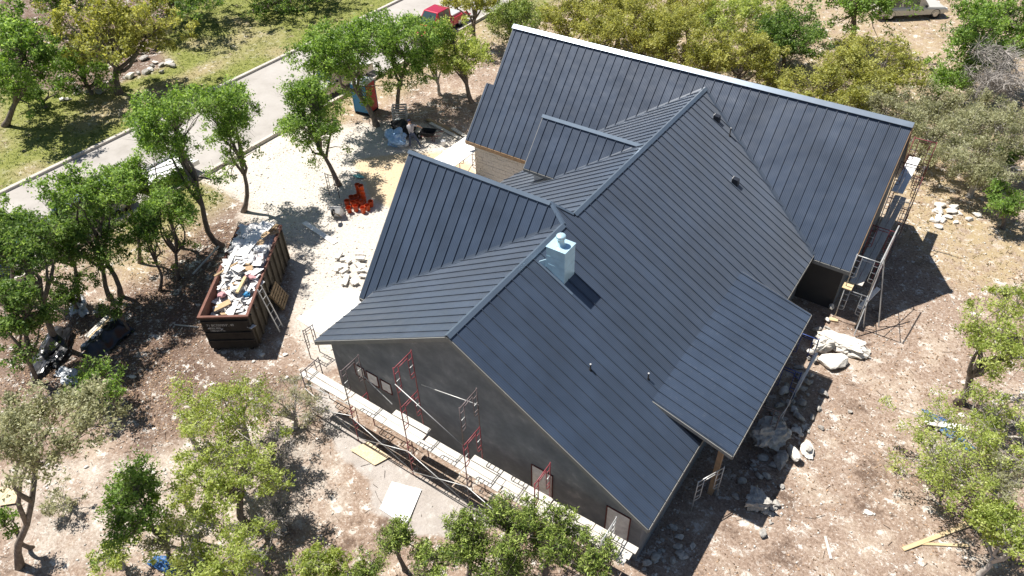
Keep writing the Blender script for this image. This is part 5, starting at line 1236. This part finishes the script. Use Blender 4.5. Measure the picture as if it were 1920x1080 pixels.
for k, (px, lb, m) in enumerate((((751, 222), 'grey slatted crate standing behind the mortar mixing area', 'steel'),)):
    g = G(*px); t = thing('crate', lb, 'crate', g); 
    ux, uy = RH, FH
    for sx in (-1, 1):
        for sy in (-1, 1): MB().box(ux*0.42*sx+uy*0.3*sy+(0, 0, 0.45), (0.03, 0.03, 0.45), (ux, uy, (0, 0, 1))).build('post', M[m], t)
    for i in range(5):
        for sy in (-1, 1): MB().box(uy*0.34*sy+(0, 0, 0.1+0.18*i), (0.45, 0.012, 0.05), (ux, uy, (0, 0, 1))).build('slat', M[m], t)
    for i in range(5):
        for sx in (-1, 1): MB().box(ux*0.465*sx+(0, 0, 0.1+0.18*i), (0.012, 0.33, 0.05), (ux, uy, (0, 0, 1))).build('slat', M[m], t)
crumple('tarp', G(742, 268)+(0, 0, 0.28), 0.62, 40, M['tarp'], 'pale blue plastic bundle beside the worker in grey', 'tarp', 71, (1.0, 0.9, 0.75), 0.4)
crumple('sack', G(757, 272)+(0, 0, 0.16), 0.36, 30, M['whiteplastic'], 'white sack against the pale blue bundle', 'sack', 72, (1, 0.8, 0.6), 0.35)
crumple('tarp', G(752, 247)+(0, 0, 0.25), 0.72, 40, M['clothblack'], 'black cloth heap behind the worker in grey', 'tarp', 73, (1.2, 0.9, 0.5), 0.4)
crumple('sack', G(747, 232)+(0, 0, 0.2), 0.25, 30, M['whiteplastic'], 'small white sack in front of the grey crate', 'sack', 74, (1, 0.8, 0.7), 0.35)
crumple('tarp', G(672, 331)+(0, 0, 0.03), 0.22, 20, M['aqua'], 'flat aqua plastic scrap on the tan sand', 'plastic', 75, (1.4, 0.7, 0.12), 0.4)
g = G(832, 273); t = thing('bucket', 'white bucket right of the black wheelbarrow', 'bucket', g)
MB().lathe((0, 0, 0), [(0.125, 0), (0.145, 0.30), (0.155, 0.37), (0.148, 0.37), (0.12, 0.03), (0.001, 0.025)], 14).build('body', M['whiteplastic'], t, True)
MB().tube([(0.155*math.cos(a), 0.155*math.sin(a), 0.35-0.12*math.sin(a)) for a in np.linspace(0.05, math.pi-0.05, 9)], 0.004, 4).build('handle', M['steel'], t)
for k, (p0_, p1_, lb) in enumerate((((800, 224), (872, 256), 'upper brown plank lying toward the rear wing'), ((806, 230), (868, 262), 'middle brown plank lying toward the rear wing'), ((848, 240), (884, 262), 'short pale plank at the rear wing corner'))):
    lying(p0_, p1_, 0.25, lb, 'plank' if k else 'pallet', 0.05, group='planks on the ground by the rear wing', z=0.04+0.05*k)
# leaning frames by the bucket tree and over the stone stack
lf2 = thing('scaffold', 'rusty scaffold frame leaning on the tree beside the orange buckets', 'scaffold', G(628, 368))
sc_frame(lf2, G(618, 366)[:2], G(637, 372)[:2], 0.0, 1.5, 'greytube', 3); wl(None, lf2)

# ------------------------------------------------------------------ stones
from mathutils import noise as mnoise
def stone(c, size, seed, material, label, group=None, sq=(1.1, 0.8, 0.6), sub=2, cat='rock', name='boulder', rough=0.28, rot=None, blocky=0.0):
    bm = bmesh.new(); rs_ = random.Random(seed)
    if blocky:
        bmesh.ops.create_cube(bm, size=1.7); bmesh.ops.subdivide_edges(bm, edges=bm.edges[:], cuts=2, use_grid_fill=True)
    else: bmesh.ops.create_icosphere(bm, subdivisions=sub, radius=1.0)
    dirs = [Vector((rs_.gauss(0, 1), rs_.gauss(0, 1), rs_.gauss(0, 1))).normalized() for _ in range(12)]; cut = [rs_.uniform(0.42, 0.85) for _ in dirs]
    o3 = Vector((rs_.uniform(-50, 50), rs_.uniform(-50, 50), rs_.uniform(-50, 50)))
    for v in bm.verts:
        d = v.co.copy()
        if not blocky:
            for q, k in zip(dirs, cut):
                e = d.dot(q)
                if e > k: d = d-q*(e-k)*0.92
            u_ = v.co.normalized(); d *= 1+rough*(0.55*mnoise.noise(u_*2.1+o3)+0.35*mnoise.noise(u_*5.3+o3)+0.2*mnoise.noise(u_*11+o3))
        else: d += Vector((rs_.uniform(-1, 1), rs_.uniform(-1, 1), rs_.uniform(-1, 1)))*0.09
        v.co = Vector((d.x*sq[0], d.y*sq[1], d.z*sq[2]))*size*1.25
    zmin = min(v.co.z for v in bm.verts)
    for v in bm.verts: v.co.z -= zmin+0.12*size
    me = bpy.data.meshes.new(name); bm.to_mesh(me); bm.free()
    a = me.attributes.new('tone', 'FLOAT', 'FACE'); a.data.foreach_set('value', [rs_.random()*0.5+0.25 for _ in me.polygons])
    o = link(name, me, material); o.location = tuple(map(float, c)); o.rotation_euler = (0, 0, rs_.uniform(0, 6.28) if rot is None else rot)
    return tag(o, label, cat, group)
gzp = lambda px: (lambda g: (g[0], g[1], float(gz(g[0], g[1]))))(G(*px))
stone(gzp((1583, 652)), 0.72, 1, M['lime'], 'long pitted white boulder on the dirt right of the porch', None, (1.35, 0.62, 0.42), 4, rot=0.15, rough=0.6)
stone(gzp((1545, 650)), 0.5, 9, M['lime'], 'rounded white boulder behind the flat triangular one', None, (1.2, 0.9, 0.55), 4, rough=0.6)
stone(gzp((1566, 681)), 0.62, 3, M['lime'], 'flat triangular white boulder nearest the porch corner', None, (1.1, 0.7, 0.36), 3, rot=0.9, rough=0.15)
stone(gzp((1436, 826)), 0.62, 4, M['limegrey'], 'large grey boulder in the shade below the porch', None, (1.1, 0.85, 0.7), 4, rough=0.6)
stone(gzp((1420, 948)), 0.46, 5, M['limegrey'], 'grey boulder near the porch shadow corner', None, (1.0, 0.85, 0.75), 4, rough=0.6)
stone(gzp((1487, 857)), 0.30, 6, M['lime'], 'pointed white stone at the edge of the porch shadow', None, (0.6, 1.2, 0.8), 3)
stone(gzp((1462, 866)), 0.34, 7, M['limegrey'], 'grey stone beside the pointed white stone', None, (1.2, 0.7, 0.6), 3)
stone(gzp((1512, 846)), 0.30, 8, M['lime'], 'flat white stone just outside the porch shadow', None, (1.3, 0.7, 0.4), 3)
ORD = ('first', 'second', 'third', 'fourth', 'fifth', 'sixth', 'seventh', 'eighth', 'ninth', 'tenth', 'eleventh', 'twelfth', 'thirteenth', 'fourteenth', 'fifteenth')
rr = random.Random(21); SG = 'rubble stones heaped under the porch edge'
for k in range(92):
    q = rr.random()
    if q < 0.7: px = (rr.gauss(1490, 26), rr.gauss(735, 48))
    else: px = (rr.gauss(1475, 40), rr.gauss(800, 40)) if q < 0.85 else (rr.gauss(1525, 18), rr.gauss(625, 22))
    g = G(*px)
    if g[0] < 8.75 or (g[1] < 13 and g[0] < 8.6): continue
    gm = rr.random() < 0.75; sz = rr.uniform(0.07, 0.20); lbl = '%s %s rubble stone heaped under the porch eave' % ('large' if sz > 0.14 else 'small', 'grey' if gm else 'white')
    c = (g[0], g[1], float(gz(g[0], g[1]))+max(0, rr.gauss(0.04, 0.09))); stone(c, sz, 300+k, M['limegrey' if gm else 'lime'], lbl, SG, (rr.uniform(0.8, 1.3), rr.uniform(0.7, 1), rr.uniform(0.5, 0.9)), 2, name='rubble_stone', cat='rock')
for k in range(46):                                              # stones along the shaded right foot of the house
    px = (rr.gauss(1395, 40), rr.gauss(925, 35)) if k < 22 else (rr.uniform(1200, 1300), rr.uniform(985, 1075))
    g = G(*px)
    if g[0] < 7.5: continue
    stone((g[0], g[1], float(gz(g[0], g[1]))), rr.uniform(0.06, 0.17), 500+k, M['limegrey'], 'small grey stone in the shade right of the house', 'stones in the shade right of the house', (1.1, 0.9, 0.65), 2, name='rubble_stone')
for k in range(22):                                              # white blocks by the left cross gable
    px = (rr.gauss(664, 17), rr.gauss(506, 20)); g = G(*px)
    if g[0] > -8.3: continue
    stone((g[0], g[1], float(gz(g[0], g[1]))+0.02+rr.random()*0.12), rr.uniform(0.09, 0.17), 600+k, M['lime'], 'squared white limestone block stacked left of the cross gable', 'limestone blocks left of the cross gable', (rr.uniform(1.0, 2.2), rr.uniform(0.6, 0.9), rr.uniform(0.25, 0.45)), name='limestone_block', blocky=1)
for k in range(22):
    t_ = k/14; px = (110+210*t_+rr.gauss(0, 5), 188-62*t_+rr.gauss(0, 4)) if k < 15 else (300+rr.gauss(0, 18), 118+rr.gauss(0, 10)); g = G(*px)
    stone((g[0], g[1], float(gz(g[0], g[1]))), rr.uniform(0.16, 0.34), 700+k, M['limegrey' if k % 3 else 'lime'], ('%s edging rock from the left along the bed beyond the street' % ORD[k]) if k < 15 else 'pale edging rock clustered right of the olive yellow oak', 'edging rocks beyond the street', (1.2, 0.9, 0.6), 2, name='edging_rock')
for k in range(18):
    px = (rr.gauss(1775, 24), rr.gauss(405, 16)); g = G(*px)
    stone((g[0], g[1], float(gz(g[0], g[1]))), rr.uniform(0.10, 0.26), 800+k, M['lime'], 'pale stone in the low heap right of the gable scaffold', 'stones right of the gable scaffold', (1.2, 0.9, 0.5), 2, name='rubble_stone')
for k in range(30):
    px = rr.choice(((rr.uniform(250, 640), rr.uniform(700, 1000)), (rr.uniform(1560, 1900), rr.uniform(560, 1060)), (rr.uniform(20, 330), rr.uniform(860, 1070)), (rr.uniform(470, 590), rr.uniform(640, 720)))); g = G(*px)
    if not clear(np.array(g[0]), np.array(g[1])): continue
    stone((g[0], g[1], float(gz(g[0], g[1]))), rr.uniform(0.05, 0.12), 900+k, M['lime'], 'loose white limestone lump lying on open dirt', 'loose limestone lumps on open dirt', (1.3, 0.9, 0.45), 2, name='limestone_lump')

# ------------------------------------------------------------------ vehicles
def vehicle(kind, label, c, ang, paint, name='pickup_truck', cat='truck'):
    """x forward; origin on the ground at the centre"""
    t = thing(name, label, cat, c); t.rotation_euler = (0, 0, ang)
    L, W = (5.6, 1.95) if kind != 'sedan' else (4.6, 1.8); hx = L/2
    zb = 0.95 if kind != 'sedan' else 0.82; zr = 1.82 if kind != 'sedan' else 1.42
    def loft(secs, nm, m, par):                                   # secs: list of (x, halfw, z0, z1)
        mb = MB(); V = []
        for x, w, z0, z1 in secs: V += [(x, -w, z0), (x, w, z0), (x, w*1.0, z0+(z1-z0)*0.7), (x, w*0.93, z1), (x, -w*0.93, z1), (x, -w*1.0, z0+(z1-z0)*0.7)]
        n = 6; k = len(secs)
        F = [(i*n+j, i*n+(j+1) % n, (i+1)*n+(j+1) % n, (i+1)*n+j) for i in range(k-1) for j in range(n)]+[tuple(range(n-1, -1, -1)), tuple((k-1)*n+j for j in range(n))]
        mb.add(V, F); return mb.build(nm, M[m], par, bevel=0.025)
    bodyf = [(-hx, W/2*0.94, 0.42, zb-0.02), (-hx+0.15, W/2, 0.36, zb), (0.6, W/2, 0.34, zb), (1.2, W/2, 0.34, zb-0.01), (hx-0.35, W/2*0.97, 0.36, zb-0.08), (hx, W/2*0.86, 0.42, zb-0.24)]
    if kind == 'pickup':
        loft([(-0.95, W/2, 0.34, zb)]+bodyf[2:], 'body', paint, t)
        bd = MB()
        for (x0, x1, y0, y1, z0, z1) in ((-hx, -0.98, -W/2, -W/2+0.08, 0.40, zb), (-hx, -0.98, W/2-0.08, W/2, 0.40, zb), (-hx, -0.98, -W/2+0.085, W/2-0.085, 0.40, 0.50), (-1.06, -0.98, -W/2+0.085, W/2-0.085, 0.505, zb)):
            bd.box(((x0+x1)/2, (y0+y1)/2, (z0+z1)/2), ((x1-x0)/2, (y1-y0)/2, (z1-z0)/2))
        bd.build('bed', M[paint], t)
        MB().box((-hx-0.30, 0, 0.50), (0.28, W/2-0.1, 0.03)).build('tailgate', M[paint], t)
        MB().box((-1.75, 0.12, 0.80), (0.55, 0.62, 0.28)).build('bed_box', M['steel'], t, bevel=0.03)
        cab = [(-0.92, W/2*0.86, zb, zr-0.06), (-0.75, W/2*0.86, zb, zr), (0.55, W/2*0.84, zb, zr), (1.25, W/2*0.90, zb-0.005, zb+0.02)]
    elif kind == 'suv':
        loft(bodyf, 'body', paint, t); cab = [(-hx+0.10, W/2*0.86, zb, zr-0.10), (-hx+0.4, W/2*0.86, zb, zr), (0.5, W/2*0.84, zb, zr), (1.25, W/2*0.90, zb-0.005, zb+0.02)]
    else:
        loft(bodyf, 'body', paint, t); cab = [(-1.75, W/2*0.84, zb, zb+0.02), (-1.05, W/2*0.76, zb, zr), (0.25, W/2*0.76, zb, zr), (1.15, W/2*0.86, zb-0.005, zb+0.02)]
    cb = MB(); V = []
    for x, w, z0, z1 in cab: V += [(x, -w, z0-0.02), (x, w, z0-0.02), (x, w*0.86, z1), (x, -w*0.86, z1)]
    n = 4; k = len(cab); cb.add(V, [(i*n+j, i*n+(j+1) % n, (i+1)*n+(j+1) % n, (i+1)*n+j) for i in range(k-1) for j in range(n)]+[(3, 2, 1, 0), tuple((k-1)*n+j for j in range(n))])
    cbo = cb.build('cabin', M[paint], t, bevel=0.02)
    def pane(nm, pts, outv):
        c_3 = sum(np.array(p) for p in pts)/4; q = [c_3+(np.array(p)-c_3)*0.86+np.array(outv)*0.012 for p in pts]
        MB().prism(q, np.array(outv)*0.008).build(nm, M['glass'], cbo)
    def cv(i, j): x, w, z0, z1 = cab[i]; return ((x, -w, z0), (x, w, z0), (x, w*0.86, z1), (x, -w*0.86, z1))[j]
    k = len(cab)-1
    pane('windscreen', [cv(k, 0), cv(k, 1), cv(k-1, 2), cv(k-1, 3)], unit((1, 0, 0.9)))
    pane('rear_window', [cv(0, 0), cv(0, 1), cv(1 if kind == 'sedan' else 0, 2), cv(1 if kind == 'sedan' else 0, 3)], unit((-1, 0, 0.9 if kind == 'sedan' else 0.1)))
    for s, (j0, j1) in ((-1, (0, 3)), (1, (1, 2))):
        a0, a1 = np.array(cv(k-2, j0)), np.array(cv(k-1, j0)); b0, b1 = np.array(cv(k-2, j1)), np.array(cv(k-1, j1)); m0, m1 = (a0+a1)/2, (b0+b1)/2
        pane('side_window', [a0, m0, m1, b0], (0, s, 0.15)); pane('side_window', [m0, a1, b1, m1], (0, s, 0.15))
    wr = 0.38 if kind != 'sedan' else 0.32
    for x in (hx-0.95, -hx+1.05):
        for s in (-1, 1):
            Ax = (np.array((1, 0, 0)), np.array((0, 0, 1)), np.array((0, -s, 0)))
            w_ = MB().lathe((x, s*(W/2-0.22), wr), [(wr*0.6, -0.12), (wr*0.95, -0.235), (wr, -0.20), (wr, -0.02), (wr*0.95, 0.0), (wr*0.6, 0.02)], 18, Ax).build('wheel', M['black'], t, True)
            MB().lathe((x, s*(W/2-0.22), wr), [(wr*0.12, -0.245), (wr*0.55, -0.24), (wr*0.6, -0.15)], 14, Ax).build('rim', M['chrome'], w_)
    for s in (-1, 1):
        MB().box((hx-0.03, s*W/2*0.66, zb-0.30), (0.04, 0.16, 0.08)).build('headlight', M['lampwhite'], t)
        MB().box((-hx-0.005, s*(W/2-0.09), zb-0.22), (0.02, 0.06, 0.14)).build('tail_light', M['lampred'], t)
        MB().box((0.85, s*(W/2+0.08), zb+0.12), (0.06, 0.09, 0.08)).build('mirror', M['clothblack'], t)
    MB().box((hx+0.03, 0, 0.48), (0.06, W/2*0.86, 0.09)).build('bumper', M['chrome'], t)
    return t
vehicle('pickup', 'bright red pickup parked at the near kerb of the street', (-27.0, 31.9, 0.02), math.radians(-90), 'carred')
hv = G(1692, 36); vehicle('suv', 'champagne coloured vehicle parked behind the trees at the top right', (hv[0], hv[1]+1.0, 0.0), math.atan2(RH[1], RH[0])+0.03, 'carwhite', 'parked_car', 'car')
vehicle('sedan', 'blue car half hidden by the trees at the left street side', (-27.0, -4.4, 0.02), math.radians(-90), 'carblue', 'parked_car', 'car')
vehicle('suv', 'grey car half hidden by the green trees on the street', (-27.1, 1.2, 0.02), math.radians(-90), 'cargrey', 'parked_car', 'car')
vehicle('pickup', 'white pickup hidden behind the tree above the portable toilet', (-27.0, 20.6, 0.02), math.radians(-90), 'carwhite')
tl = thing('trailer', 'white flatbed trailer behind the trees left of the courtyard', 'trailer', (-26.9, 6.4, 0.02))
MB().box((0, 0, 0.62), (0.95, 1.7, 0.05)).build('deck', M['white'], tl)
for s in (-1, 1):
    MB().box((s*0.98, 0, 0.72), (0.03, 1.7, 0.14)).build('side_rail', M['steel'], tl)
    MB().lathe((s*1.0, 0, 0.33), [(0.15, -0.1), (0.32, -0.1), (0.33, 0), (0.32, 0.1), (0.15, 0.1)], 16, (np.array((0, 1, 0)), np.array((0, 0, 1)), np.array((1, 0, 0)))).build('wheel', M['black'], tl, True)
MB().tube([(0.0, -1.7, 0.55), (0.0, -2.6, 0.45)], 0.04, 6).build('drawbar', M['steel'], tl); MB().tube([(-0.7, -1.5, 0.9), (0.6, 1.5, 0.95)], 0.05, 6).build('pipe_load', M['steel'], tl)

# ------------------------------------------------------------------ people
def person(label, foot, joints, cloth, hat=None, face=(1, 0, 0)):
    """joints: dict of 3d points relative to foot (metres); body grown as one skin"""
    J = joints
    order = ['pelvis', 'belly', 'chest', 'neck', 'head', 'top', 'shL', 'elL', 'wrL', 'shR', 'elR', 'wrR', 'hiL', 'knL', 'anL', 'toL', 'hiR', 'knR', 'anR', 'toR']
    rad = dict(pelvis=(0.16, 0.13), belly=(0.145, 0.115), chest=(0.165, 0.125), neck=(0.06, 0.06), head=(0.088, 0.10), top=(0.07, 0.08), shL=(0.075, 0.075), elL=(0.05, 0.05), wrL=(0.032, 0.032), hiL=(0.10, 0.10), knL=(0.068, 0.068), anL=(0.05, 0.05), toL=(0.042, 0.035))
    for k in ('sh', 'el', 'wr', 'hi', 'kn', 'an', 'to'): rad[k+'R'] = rad[k+'L']
    vs = [J[k] for k in order]; ix = {k: i for i, k in enumerate(order)}
    ed = [('pelvis', 'belly'), ('belly', 'chest'), ('chest', 'neck'), ('neck', 'head'), ('head', 'top')]
    for s in 'LR': ed += [('chest', 'sh'+s), ('sh'+s, 'el'+s), ('el'+s, 'wr'+s), ('pelvis', 'hi'+s), ('hi'+s, 'kn'+s), ('kn'+s, 'an'+s), ('an'+s, 'to'+s)]
    # hands: palm plus five short finger chains
    rads = [rad[k] for k in order]; E = [(ix[a], ix[b]) for a, b in ed]; names = list(order)
    for s in 'LR':
        w = np.array(J['wr'+s]); d = unit(w-np.array(J['el'+s])); side = unit(np.cross(d, (0.1, 0.2, 1))); pal = w+d*0.075
        vs.append(tuple(pal)); rads.append((0.036, 0.020)); names.append('hand'); ip = len(vs)-1; E.append((ix['wr'+s], ip))
        for f in range(5):
            off = side*(-0.034+0.021*f) if f < 4 else side*0.05-d*0.04
            l1 = (0.045, 0.052, 0.048, 0.038, 0.035)[f]; b1 = pal+off+d*0.03; b2 = b1+d*l1+np.array((0, 0, -0.012)); 
            vs += [tuple(b1), tuple(b2)]; rads += [(0.010, 0.010), (0.008, 0.008)]; names += ['hand', 'hand']; E += [(ip, len(vs)-2), (len(vs)-2, len(vs)-1)]
    me = bpy.data.meshes.new('body'); me.from_pydata([tuple(map(float, v)) for v in vs], E, []); o = bpy.data.objects.new('body_tmp', me); COL.objects.link(o)
    sk = o.modifiers.new('skin', 'SKIN'); sk.use_smooth_shade = True
    for i, r in enumerate(rads): me.skin_vertices[0].data[i].radius = r
    me.skin_vertices[0].data[0].use_root = True
    ss = o.modifiers.new('sub', 'SUBSURF'); ss.levels = 1; ss.render_levels = 1
    dg = bpy.context.evaluated_depsgraph_get(); m2 = bpy.data.meshes.new_from_object(o.evaluated_get(dg)); bpy.data.objects.remove(o)
    m2.materials.clear()
    for k in ('skin', cloth[0], cloth[1], cloth[2]): m2.materials.append(M[k])
    seg = [(names[a], names[b], np.array(vs[a], float), np.array(vs[b], float)) for a, b in E]
    for p in m2.polygons:
        c = np.array(p.center); best = None
        for a, b, A, B in seg:
            t = np.clip(np.dot(c-A, B-A)/(np.dot(B-A, B-A)+1e-9), 0, 1); d = np.linalg.norm(c-A-t*(B-A))
            if best is None or d < best[0]: best = (d, a, b, t)
        _, a, b, t = best; mi = 0
        if {a, b} & {'belly', 'chest'} and b != 'neck': mi = 1
        if a == 'chest' and b == 'neck' and t < 0.4: mi = 1
        if a.startswith('sh') and (cloth[3] or t < 0.75): mi = 1
        if a.startswith('el') and cloth[3]: mi = 1
        if a.startswith(('hi', 'kn')) or b.startswith('hi') or (a == 'pelvis' and t < 0.45): mi = 2
        if a.startswith('an'): mi = 3
        p.material_index = mi; p.use_smooth = True
    m2.name = 'person'; t = link('person', m2, None); t.location = tuple(map(float, foot)); tag(t, label, 'person')
    hd = np.array(J['head'], float); up = unit(np.array(J['top'])-np.array(J['neck'])); fw = unit(np.array(face)-up*np.dot(face, up)); rt = np.cross(fw, up)
    MB().lathe(hd+up*0.045-fw*0.012, [(0.105, -0.03), (0.112, 0.0), (0.10, 0.05), (0.065, 0.085), (0.01, 0.10)], 12, (fw, rt, up)).build('cap' if hat else 'hair', M[hat or 'hair'], t, True)
    if hat: MB().prism([hd+up*0.035+fw*0.09+rt*0.08, hd+up*0.03+fw*0.19+rt*0.05, hd+up*0.03+fw*0.19-rt*0.05, hd+up*0.035+fw*0.09-rt*0.08], up*0.012).build('cap_brim', M[hat], t)
    for s in (-1, 1): MB().lathe(hd+fw*0.095+rt*0.034*s-up*0.005, [(0.001, -0.004), (0.012, 0), (0.001, 0.008)], 6, (rt, up, fw)).build('eye', M['hair'], t)
    MB().prism([hd+fw*0.095-up*0.015, hd+fw*0.122-up*0.045, hd+fw*0.095-up*0.05+rt*0.014, hd+fw*0.095-up*0.05-rt*0.014], rt*0.004).build('nose', M['skin'], t)
    MB().box(hd+fw*0.094-up*0.075, (0.006, 0.026, 0.006), (fw, rt, up)).build('mouth', M['redtrim'], t)
    for s in (-1, 1): MB().box(hd+rt*0.095*s-up*0.02, (0.02, 0.010, 0.032), (fw, rt, up)).build('ear', M['skin'], t, bevel=0.006)
    return t
r3, f3, u3 = RH, FH, np.array((0, 0, 1.0)); K = lambda x, y, z: tuple(r3*x+f3*y+u3*z)     # right, away, up
ft = G(780, 277)
person('worker in grey shirt and blue jeans bending beside a black wheelbarrow', ft, dict(
    pelvis=K(-0.16, 0.15, 0.90), belly=K(-0.20, 0.20, 1.05), chest=K(-0.22, 0.30, 1.30), neck=K(-0.26, 0.42, 1.45), head=K(-0.28, 0.50, 1.55), top=K(-0.30, 0.54, 1.66),
    shL=K(-0.40, 0.26, 1.36), elL=K(-0.40, 0.42, 1.10), wrL=K(-0.20, 0.58, 1.00), shR=K(-0.03, 0.36, 1.38), elR=K(0.20, 0.50, 1.22), wrR=K(0.36, 0.62, 1.06),
    hiL=K(-0.25, 0.14, 0.84), knL=K(-0.34, 0.16, 0.45), anL=K(-0.36, 0.04, 0.08), toL=K(-0.30, 0.20, 0.035), hiR=K(-0.06, 0.13, 0.84), knR=K(0.14, 0.10, 0.46), anR=K(0.32, -0.06, 0.08), toR=K(0.42, 0.06, 0.035)),
    ('shirtgrey', 'jeans', 'whiteplastic', False), 'capnavy', tuple(f3*0.8+r3*0.3-u3*0.3))
person('person dressed in black standing at the tailgate of the red pickup', (-27.9, 35.6, 0.03), dict(
    pelvis=(0, 0, 0.95), belly=(0, -0.02, 1.10), chest=(0, -0.06, 1.36), neck=(0, -0.10, 1.52), head=(0.01, -0.15, 1.64), top=(0.01, -0.17, 1.75),
    shL=(0.19, -0.06, 1.42), elL=(0.27, -0.16, 1.15), wrL=(0.20, -0.40, 1.10), shR=(-0.19, -0.06, 1.42), elR=(-0.26, -0.18, 1.17), wrR=(-0.15, -0.40, 1.12),
    hiL=(0.10, 0, 0.88), knL=(0.12, -0.03, 0.48), anL=(0.12, 0.02, 0.08), toL=(0.14, -0.15, 0.035), hiR=(-0.10, 0, 0.88), knR=(-0.12, 0.0, 0.48), anR=(-0.14, 0.06, 0.08), toR=(-0.15, -0.10, 0.035)),
    ('clothblack', 'clothblack', 'clothblack', True), None, (0, -1, -0.2))
